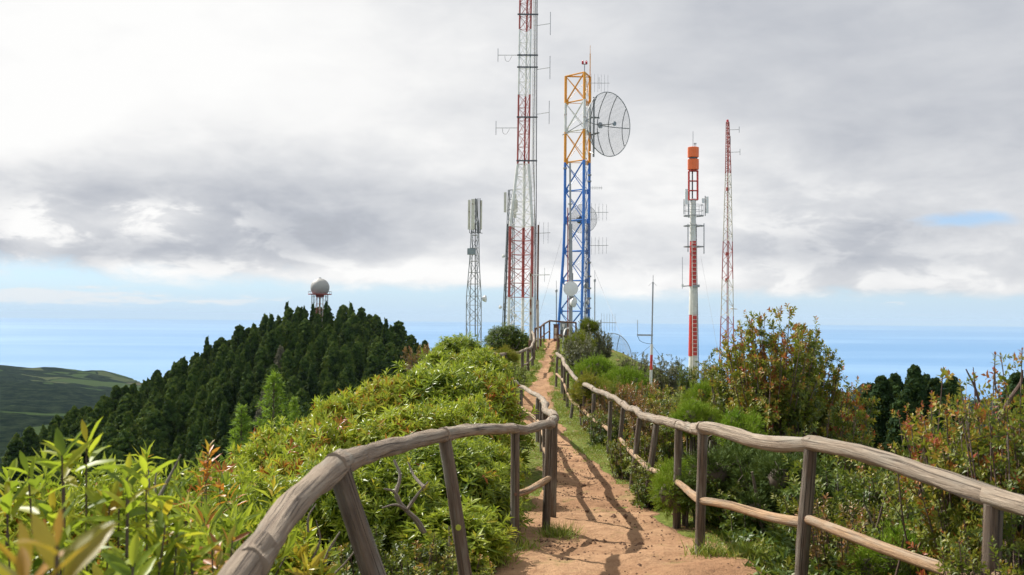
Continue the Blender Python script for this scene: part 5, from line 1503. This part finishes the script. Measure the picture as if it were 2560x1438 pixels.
for px, py, d, wid, lab, vi in ((685, 940, 27, 1.7, 'feathery light green young cedar, taller of the pair before the dark wood', 0), (604, 1022, 25, 1.3, 'feathery light green young cedar, lower left of the pair before the dark wood', 1), (735, 1000, 28, .9, 'feathery young cedar leaning on the right of the tall one', 1)):
    fol, stm, h, r_ = VAR['young_cedar'][vi]; tp_ = P(px, py, d); s_ = wid / (2 * r_); sz_ = max(s_, .9)
    t = thing('young_cedar', lab, 'tree', (tp_[0], tp_[1], tp_[2] - h * sz_), 'young cedars'); t.rotation_euler = (0, 0, px); t.scale = (s_, s_, sz_); obj('foliage', fol, t); obj('stems', stm, t)

# --- near big-leaved shrubs: every leaf an object
leafm = {}
for nm, mt in (('green', L_NEAR), ('red', L_NEARR), ('flame', L_FLAME)):
    leafm[nm] = []
    for q in range(4):
        mb = MB(); leaves(mb, [[0, 0, 0]], np.array([[0, 0, 1.0]]), np.array([[0, 1.0, 0]]), 1.0, .23 + .02 * q, .5, (.10, .22, .34, .16)[q], (.12, .2, .15, .26)[q], True); leafm[nm].append(mb.mesh('leaf', mt, True))
NEAR = [  # px, py of top, depth, width, shoots, leaves, leaf length, palette, label
    (190, 1022, 2.75, .74, 36, 8, .108, 'green', 'big-leaved bright green shrub rising highest at the lower left'),
    (345, 1100, 2.6, .55, 36, 8, .095, 'green', 'big-leaved shrub leaning right of the highest one at the lower left'),
    (50, 1095, 2.5, .55, 36, 8, .100, 'green', 'big-leaved shrub at the left edge below the highest one'),
    (420, 1250, 2.6, .5, 24, 9, .10, 'green', 'small-leaved green shoots beside the near rail foot'),
    (300, 1300, 1.9, .42, 16, 9, .10, 'green', 'pale lance-leaved shrub at the bottom left'),
    (110, 1190, 1.05, .34, 30, 9, .085, 'red', 'blurred red and orange leaved shoot close to the camera at the bottom left'),
    (560, 1290, 3.1, .5, 20, 9, .085, 'red', 'orange-leaved shoots just left of the near rail'),
    (520, 1085, 5.0, .18, 6, 16, .075, 'flame', 'single tall shoot with a flame-orange head before the dark wood'),
]
for px, py, d, wid, ns, nl, ll, palt, lab in NEAR:
    g = np.random.default_rng(int(px * 3 + py)); tp_ = P(px, py, d); gz_ = ground(tp_[0], tp_[1]); zt = tp_[2] - ll * .8; hh = min(max(zt - gz_, .6), 1.6)
    base = np.array([tp_[0], tp_[1], zt - hh])
    t = thing('laurel_shrub', lab, 'bush', base, 'big-leaved shoots at the lower left'); sb = MB(); cnt = 0
    for q in range(ns):
        a_ = q * 2.4; ro = wid * .55 * math.sqrt((q + .2) / ns); hz = hh * (1 - .55 * (ro / (wid * .55)) ** 2 * g.uniform(.5, 1.2)) - (.0 if q < 3 else g.uniform(0, .25) * hh)
        if ns <= 6: hz = hh - q * .07; ro = .025 * q
        tip = base + [ro * math.cos(a_), ro * math.sin(a_), hz]; b0 = base + [ro * .3 * math.cos(a_), ro * .3 * math.sin(a_), -.5]
        pts = smooth_pts([b0, (b0 + tip) / 2 + g.normal(0, .03, 3), tip], 5); sb.tube(pts, np.linspace(.0038, .0022, len(pts)), 6, False)
        A = unit(unit(pts[-1] - pts[-2]) + g.normal(0, .22, 3)); AA, X, Y = frame(A[None]); X, Y = X[0], Y[0]
        for j in range(nl):
            if cnt >= 295: break
            f = (j + .5 * g.random()) / nl; an = j * 2.39996 + g.random() * .8; rad = math.cos(an) * X + math.sin(an) * Y; e = R(22 + 62 * f + g.normal(0, 9)); D = unit(A * math.cos(e) + rad * math.sin(e)); N = unit(A * math.sin(e) - rad * math.cos(e) + g.normal(0, .2, 3))
            N = unit(N - D * (N @ D)); S = np.cross(N, D)
            o = bpy.data.objects.new('leaf', leafm[palt][int(g.integers(4))]); COL.objects.link(o); o.parent = t
            sc = ll * (.62 + .55 * min(1, f * 2)) * g.uniform(.75, 1.15); p_ = tip - A * f * (.09 if ns > 6 else .14) - base
            o.matrix_local = Matrix(((S[0] * sc, N[0] * sc, D[0] * sc, p_[0]), (S[1] * sc, N[1] * sc, D[1] * sc, p_[1]), (S[2] * sc, N[2] * sc, D[2] * sc, p_[2]), (0, 0, 0, 1))); cnt += 1
    if ns > 6:
        k_ = ns * 6; an = g.random(k_) * 6.283; ro = wid * .62 * np.sqrt(g.random(k_)); fl_ = g.uniform(.15, .93, k_) * (1 - .45 * (ro / (wid * .62)) ** 2)
        Pq = base + np.stack([ro * np.cos(an), ro * np.sin(an), hh * fl_], 1)
        for q in range(0, k_, 2): sb.tube([Pq[q] - [0, 0, .16], Pq[q]], [.003, .002], 4, False)
        fm = MB(); rosettes(fm, g, Pq, np.stack([np.cos(an) * .5 + g.normal(0, .3, k_), np.sin(an) * .5 + g.normal(0, .3, k_), np.ones(k_)], 1), 9, ll * .95, ll * .24, (.46 if palt == 'green' else .5) + g.normal(0, .12, k_), .16, .10)
        part('foliage', fm, L_LAUREL if palt == 'green' else L_BRONZE, t, False, True, 'stuff')
    part('stems', sb, M_BARKR, t, True)

# --- bare branches
def bare(lab, paths, r, mat=M_DEAD, name='bare_branch'):
    b_ = P(*paths[0][0]); t = thing(name, lab, 'branch', b_)
    for q, pth in enumerate(paths):
        pts = smooth_pts([P(*c__) for c__ in pth], 6); rr3 = r if q == 0 else r * .6
        part('limb', MB().tube(pts, np.linspace(rr3, rr3 * .35, len(pts)), 8, True, .22, q + int(pth[0][0])), mat, t, True)
    return t


bare('bare pale forked branch behind the near fence between the leaning posts', [[(1060, 1330, 6.2), (1040, 1300, 6.15), (1015, 1275, 6.1), (990, 1240, 6.1), (1000, 1190, 6.15), (985, 1150, 6.2)], [(1015, 1275, 6.1), (990, 1262, 6.0), (955, 1270, 5.95)], [(1015, 1278, 6.1), (1045, 1235, 6.1), (1070, 1205, 6.15)], [(1060, 1218, 6.1), (1035, 1190, 6.2), (1020, 1155, 6.25)], [(1002, 1258, 6.05), (985, 1230, 6.0), (960, 1222, 5.95)]], .020)
bare('three bare sticks standing up out of the left shrubs', [[(395, 1250, 4.6), (420, 1200, 4.6), (452, 1137, 4.6)], [(388, 1250, 4.6), (388, 1205, 4.6), (394, 1168, 4.6)], [(372, 1250, 4.6), (373, 1210, 4.6), (371, 1174, 4.6)]], .011)
bare('tangle of dry grey twigs under the near rail', [[(800, 1440, 4.6), (820, 1380, 4.6), (850, 1330, 4.6)], [(780, 1400, 4.5), (800, 1350, 4.5), (790, 1300, 4.5)], [(830, 1440, 4.6), (870, 1400, 4.6), (905, 1350, 4.6)], [(770, 1330, 4.4), (772, 1290, 4.4), (790, 1260, 4.45)]], .010)
bare('thin pale stick leaning beside the second near post', [[(1122, 1425, 6.0), (1124, 1380, 6.0), (1122, 1316, 6.0)]], .010)
bare('two bare reddish stems rising against the sea at the right', [[(2455, 1040, 5.6), (2440, 975, 5.6), (2415, 923, 5.6)], [(2440, 990, 5.6), (2436, 950, 5.6), (2433, 918, 5.6)], [(2505, 1010, 5.6), (2495, 980, 5.6), (2486, 960, 5.6)]], .010, M_BARKR)
bare('curved bare stem at the right edge of the picture', [[(2500, 1050, 5.3), (2530, 990, 5.3), (2552, 955, 5.3), (2556, 925, 5.3)]], .014, M_BARKR)
bare('pale forked stems below the right rail', [[(2180, 1420, 6.6), (2188, 1340, 6.6), (2200, 1290, 6.6), (2215, 1230, 6.6)], [(2188, 1330, 6.6), (2175, 1290, 6.6), (2160, 1262, 6.6)], [(2240, 1440, 5.8), (2252, 1390, 5.8), (2260, 1340, 5.8)], [(2430, 1420, 5.0), (2420, 1360, 5.0), (2410, 1300, 5.0)]], .014, M_BARKR)
bare('gnarled dark trunk in the shade behind the near right post', [[(1930, 1400, 8.6), (1945, 1330, 8.6), (1980, 1270, 8.6), (2010, 1180, 8.6)], [(1945, 1330, 8.6), (1900, 1260, 8.6), (1880, 1180, 8.6)]], .05, M_BARK)

# --- turf, undergrowth, litter and clods
gr = np.random.default_rng(99); mb = MB()


def scatter_xy(n, y0, y1, lo, hi):
    y = y0 + (y1 - y0) * gr.random(n) ** 1.5; sgn = np.where(gr.random(n) < .5, -1, 1)
    off = pathw(y) * (1.0 + .18 * vnoise(y * 1.3, sgn * 4.0, 8)) + lo + (hi - lo) * gr.random(n) ** 1.3
    return pathx(y) + sgn * off, y


x, y = scatter_xy(230000, 4.5, 54, -.12, 1.5)
keep = (fbm(x * 1.1, y * 1.1, 12, 3) + .25 + .35 * ((x < pathx(y)) & (y < 9)) + .5 * np.clip((y - 14) / 6, 0, 1) + gr.normal(0, .15, len(x))) > .30
x, y = x[keep][:150000], y[keep][:150000]; n = len(x); z = ridge(x, y) - .005
tall_ = np.clip(fbm(x * .8, y * .8, 33, 2) * 1.2, 0, 1)
L_ = (.022 + .055 * tall_ * gr.random(n)) * gr.uniform(.6, 1.3, n) * (1 + np.clip(y - 10, 0, 30) * .03); D = np.stack([gr.normal(0, .5, n), gr.normal(0, .5, n), np.ones(n)], 1)
leaves(mb, np.stack([x, y, z], 1), D, gr.normal(0, 1, (n, 3)) + [0, -.6, .3], L_, .006 * (1 + np.clip(y - 7, 0, 30) * .07), .54 + gr.normal(0, .2, n) + .2 * vnoise(x * 1.5, y * 1.5, 41), .3, .1)
for px, py, d in ((1300, 1378, 7.75), (1262, 1380, 7.6), (1180, 1400, 7.2), (1240, 1400, 7.3), (1395, 1325, 8.8), (1410, 1330, 8.7), (1385, 1330, 8.8), (1225, 1370, 7.8), (1765, 1385, 7.6), (1215, 1410, 7.1), (1790, 1400, 7.5), (1500, 1130, 17.5), (1860, 1395, 7.4), (1920, 1400, 7.2), (1150, 1415, 7.0)):
    c__ = P(px, py, d); n = 160; xx = c__[0] + gr.normal(0, .07, n); yy2 = c__[1] + gr.normal(0, .07, n)
    leaves(mb, np.stack([xx, yy2, ridge(xx, yy2) - .01], 1), np.stack([gr.normal(0, .45, n), gr.normal(0, .45, n), np.ones(n)], 1), gr.normal(0, 1, (n, 3)), gr.uniform(.06, .19, n), .007, .5 + gr.normal(0, .2, n), .5, .1)
o = part('grass', mb, L_GRASS, None, False, True); o['kind'] = 'stuff'

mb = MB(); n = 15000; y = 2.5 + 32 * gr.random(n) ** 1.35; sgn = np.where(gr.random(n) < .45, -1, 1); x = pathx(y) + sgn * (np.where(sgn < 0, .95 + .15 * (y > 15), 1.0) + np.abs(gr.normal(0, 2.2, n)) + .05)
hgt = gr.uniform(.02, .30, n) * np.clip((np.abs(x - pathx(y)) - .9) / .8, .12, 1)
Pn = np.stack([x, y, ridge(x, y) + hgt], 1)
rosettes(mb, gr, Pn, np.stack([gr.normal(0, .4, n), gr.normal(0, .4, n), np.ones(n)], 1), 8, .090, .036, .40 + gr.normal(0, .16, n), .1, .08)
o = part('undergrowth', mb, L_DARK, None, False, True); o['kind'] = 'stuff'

mb = MB(); n = 2000; y = 5.2 + 14 * gr.random(n) ** 1.6; x = pathx(y) + pathw(y) * np.clip(gr.normal(0, .45, n), -1, 1); z = ridge(x, y) + .03
for q in range(n):
    s_ = gr.uniform(.004, .016) * (2.3 if gr.random() < .05 else 1); v_ = gr.normal(0, 1, (6, 3)); ov = np.array([[1, 0, 0], [-1, 0, 0], [0, 1, 0], [0, -1, 0], [0, 0, .7], [0, 0, -.7]]) * s_ * gr.uniform(.6, 1.3, (6, 1))
    mb.add(ov + [x[q], y[q], z[q] + s_ * .1], [[0, 2, 4], [2, 1, 4], [1, 3, 4], [3, 0, 4], [2, 0, 5], [1, 2, 5], [3, 1, 5], [0, 3, 5]])
o = part('soil_clods', mb, M_STONE, None, False); o['kind'] = 'stuff'

mb = MB(); n = 5200; y = 5.0 + 26 * gr.random(n) ** 1.4; sgn = np.where(gr.random(n) < .5, -1, 1); x = pathx(y) + sgn * (pathw(y) * gr.uniform(.75, 1.3, n) + np.abs(gr.normal(0, .3, n)))
leaves(mb, np.stack([x, y, ridge(x, y) + .022], 1), np.stack([gr.normal(0, 1, n), gr.normal(0, 1, n), gr.normal(0, .2, n)], 1), np.stack([gr.normal(0, .35, n), gr.normal(0, .35, n), np.ones(n)], 1), gr.uniform(.02, .05, n), .014, gr.uniform(.3, 1, n), .1, .2)
o = part('leaf_litter', mb, L_BRONZE, None, False, True); o['kind'] = 'stuff'

# ------------------------------------------------------------------ thin sea haze
hm = bpy.data.materials.new('haze_air'); hm.use_nodes = True; hm.node_tree.nodes.clear()
hk = NT(hm.node_tree); ho = hk.n('ShaderNodeOutputMaterial'); hv = hk.n('ShaderNodeVolumePrincipled')
hv.inputs['Color'].default_value = (0.60, 0.79, 1.0, 1); hv.inputs['Density'].default_value = 1.5e-5; hk.put(ho.inputs['Volume'], hv.outputs[0])
o = part('haze', MB().box([0, 29000, -181.0], 128000, 70000, 446.0), hm); o['kind'] = 'stuff'
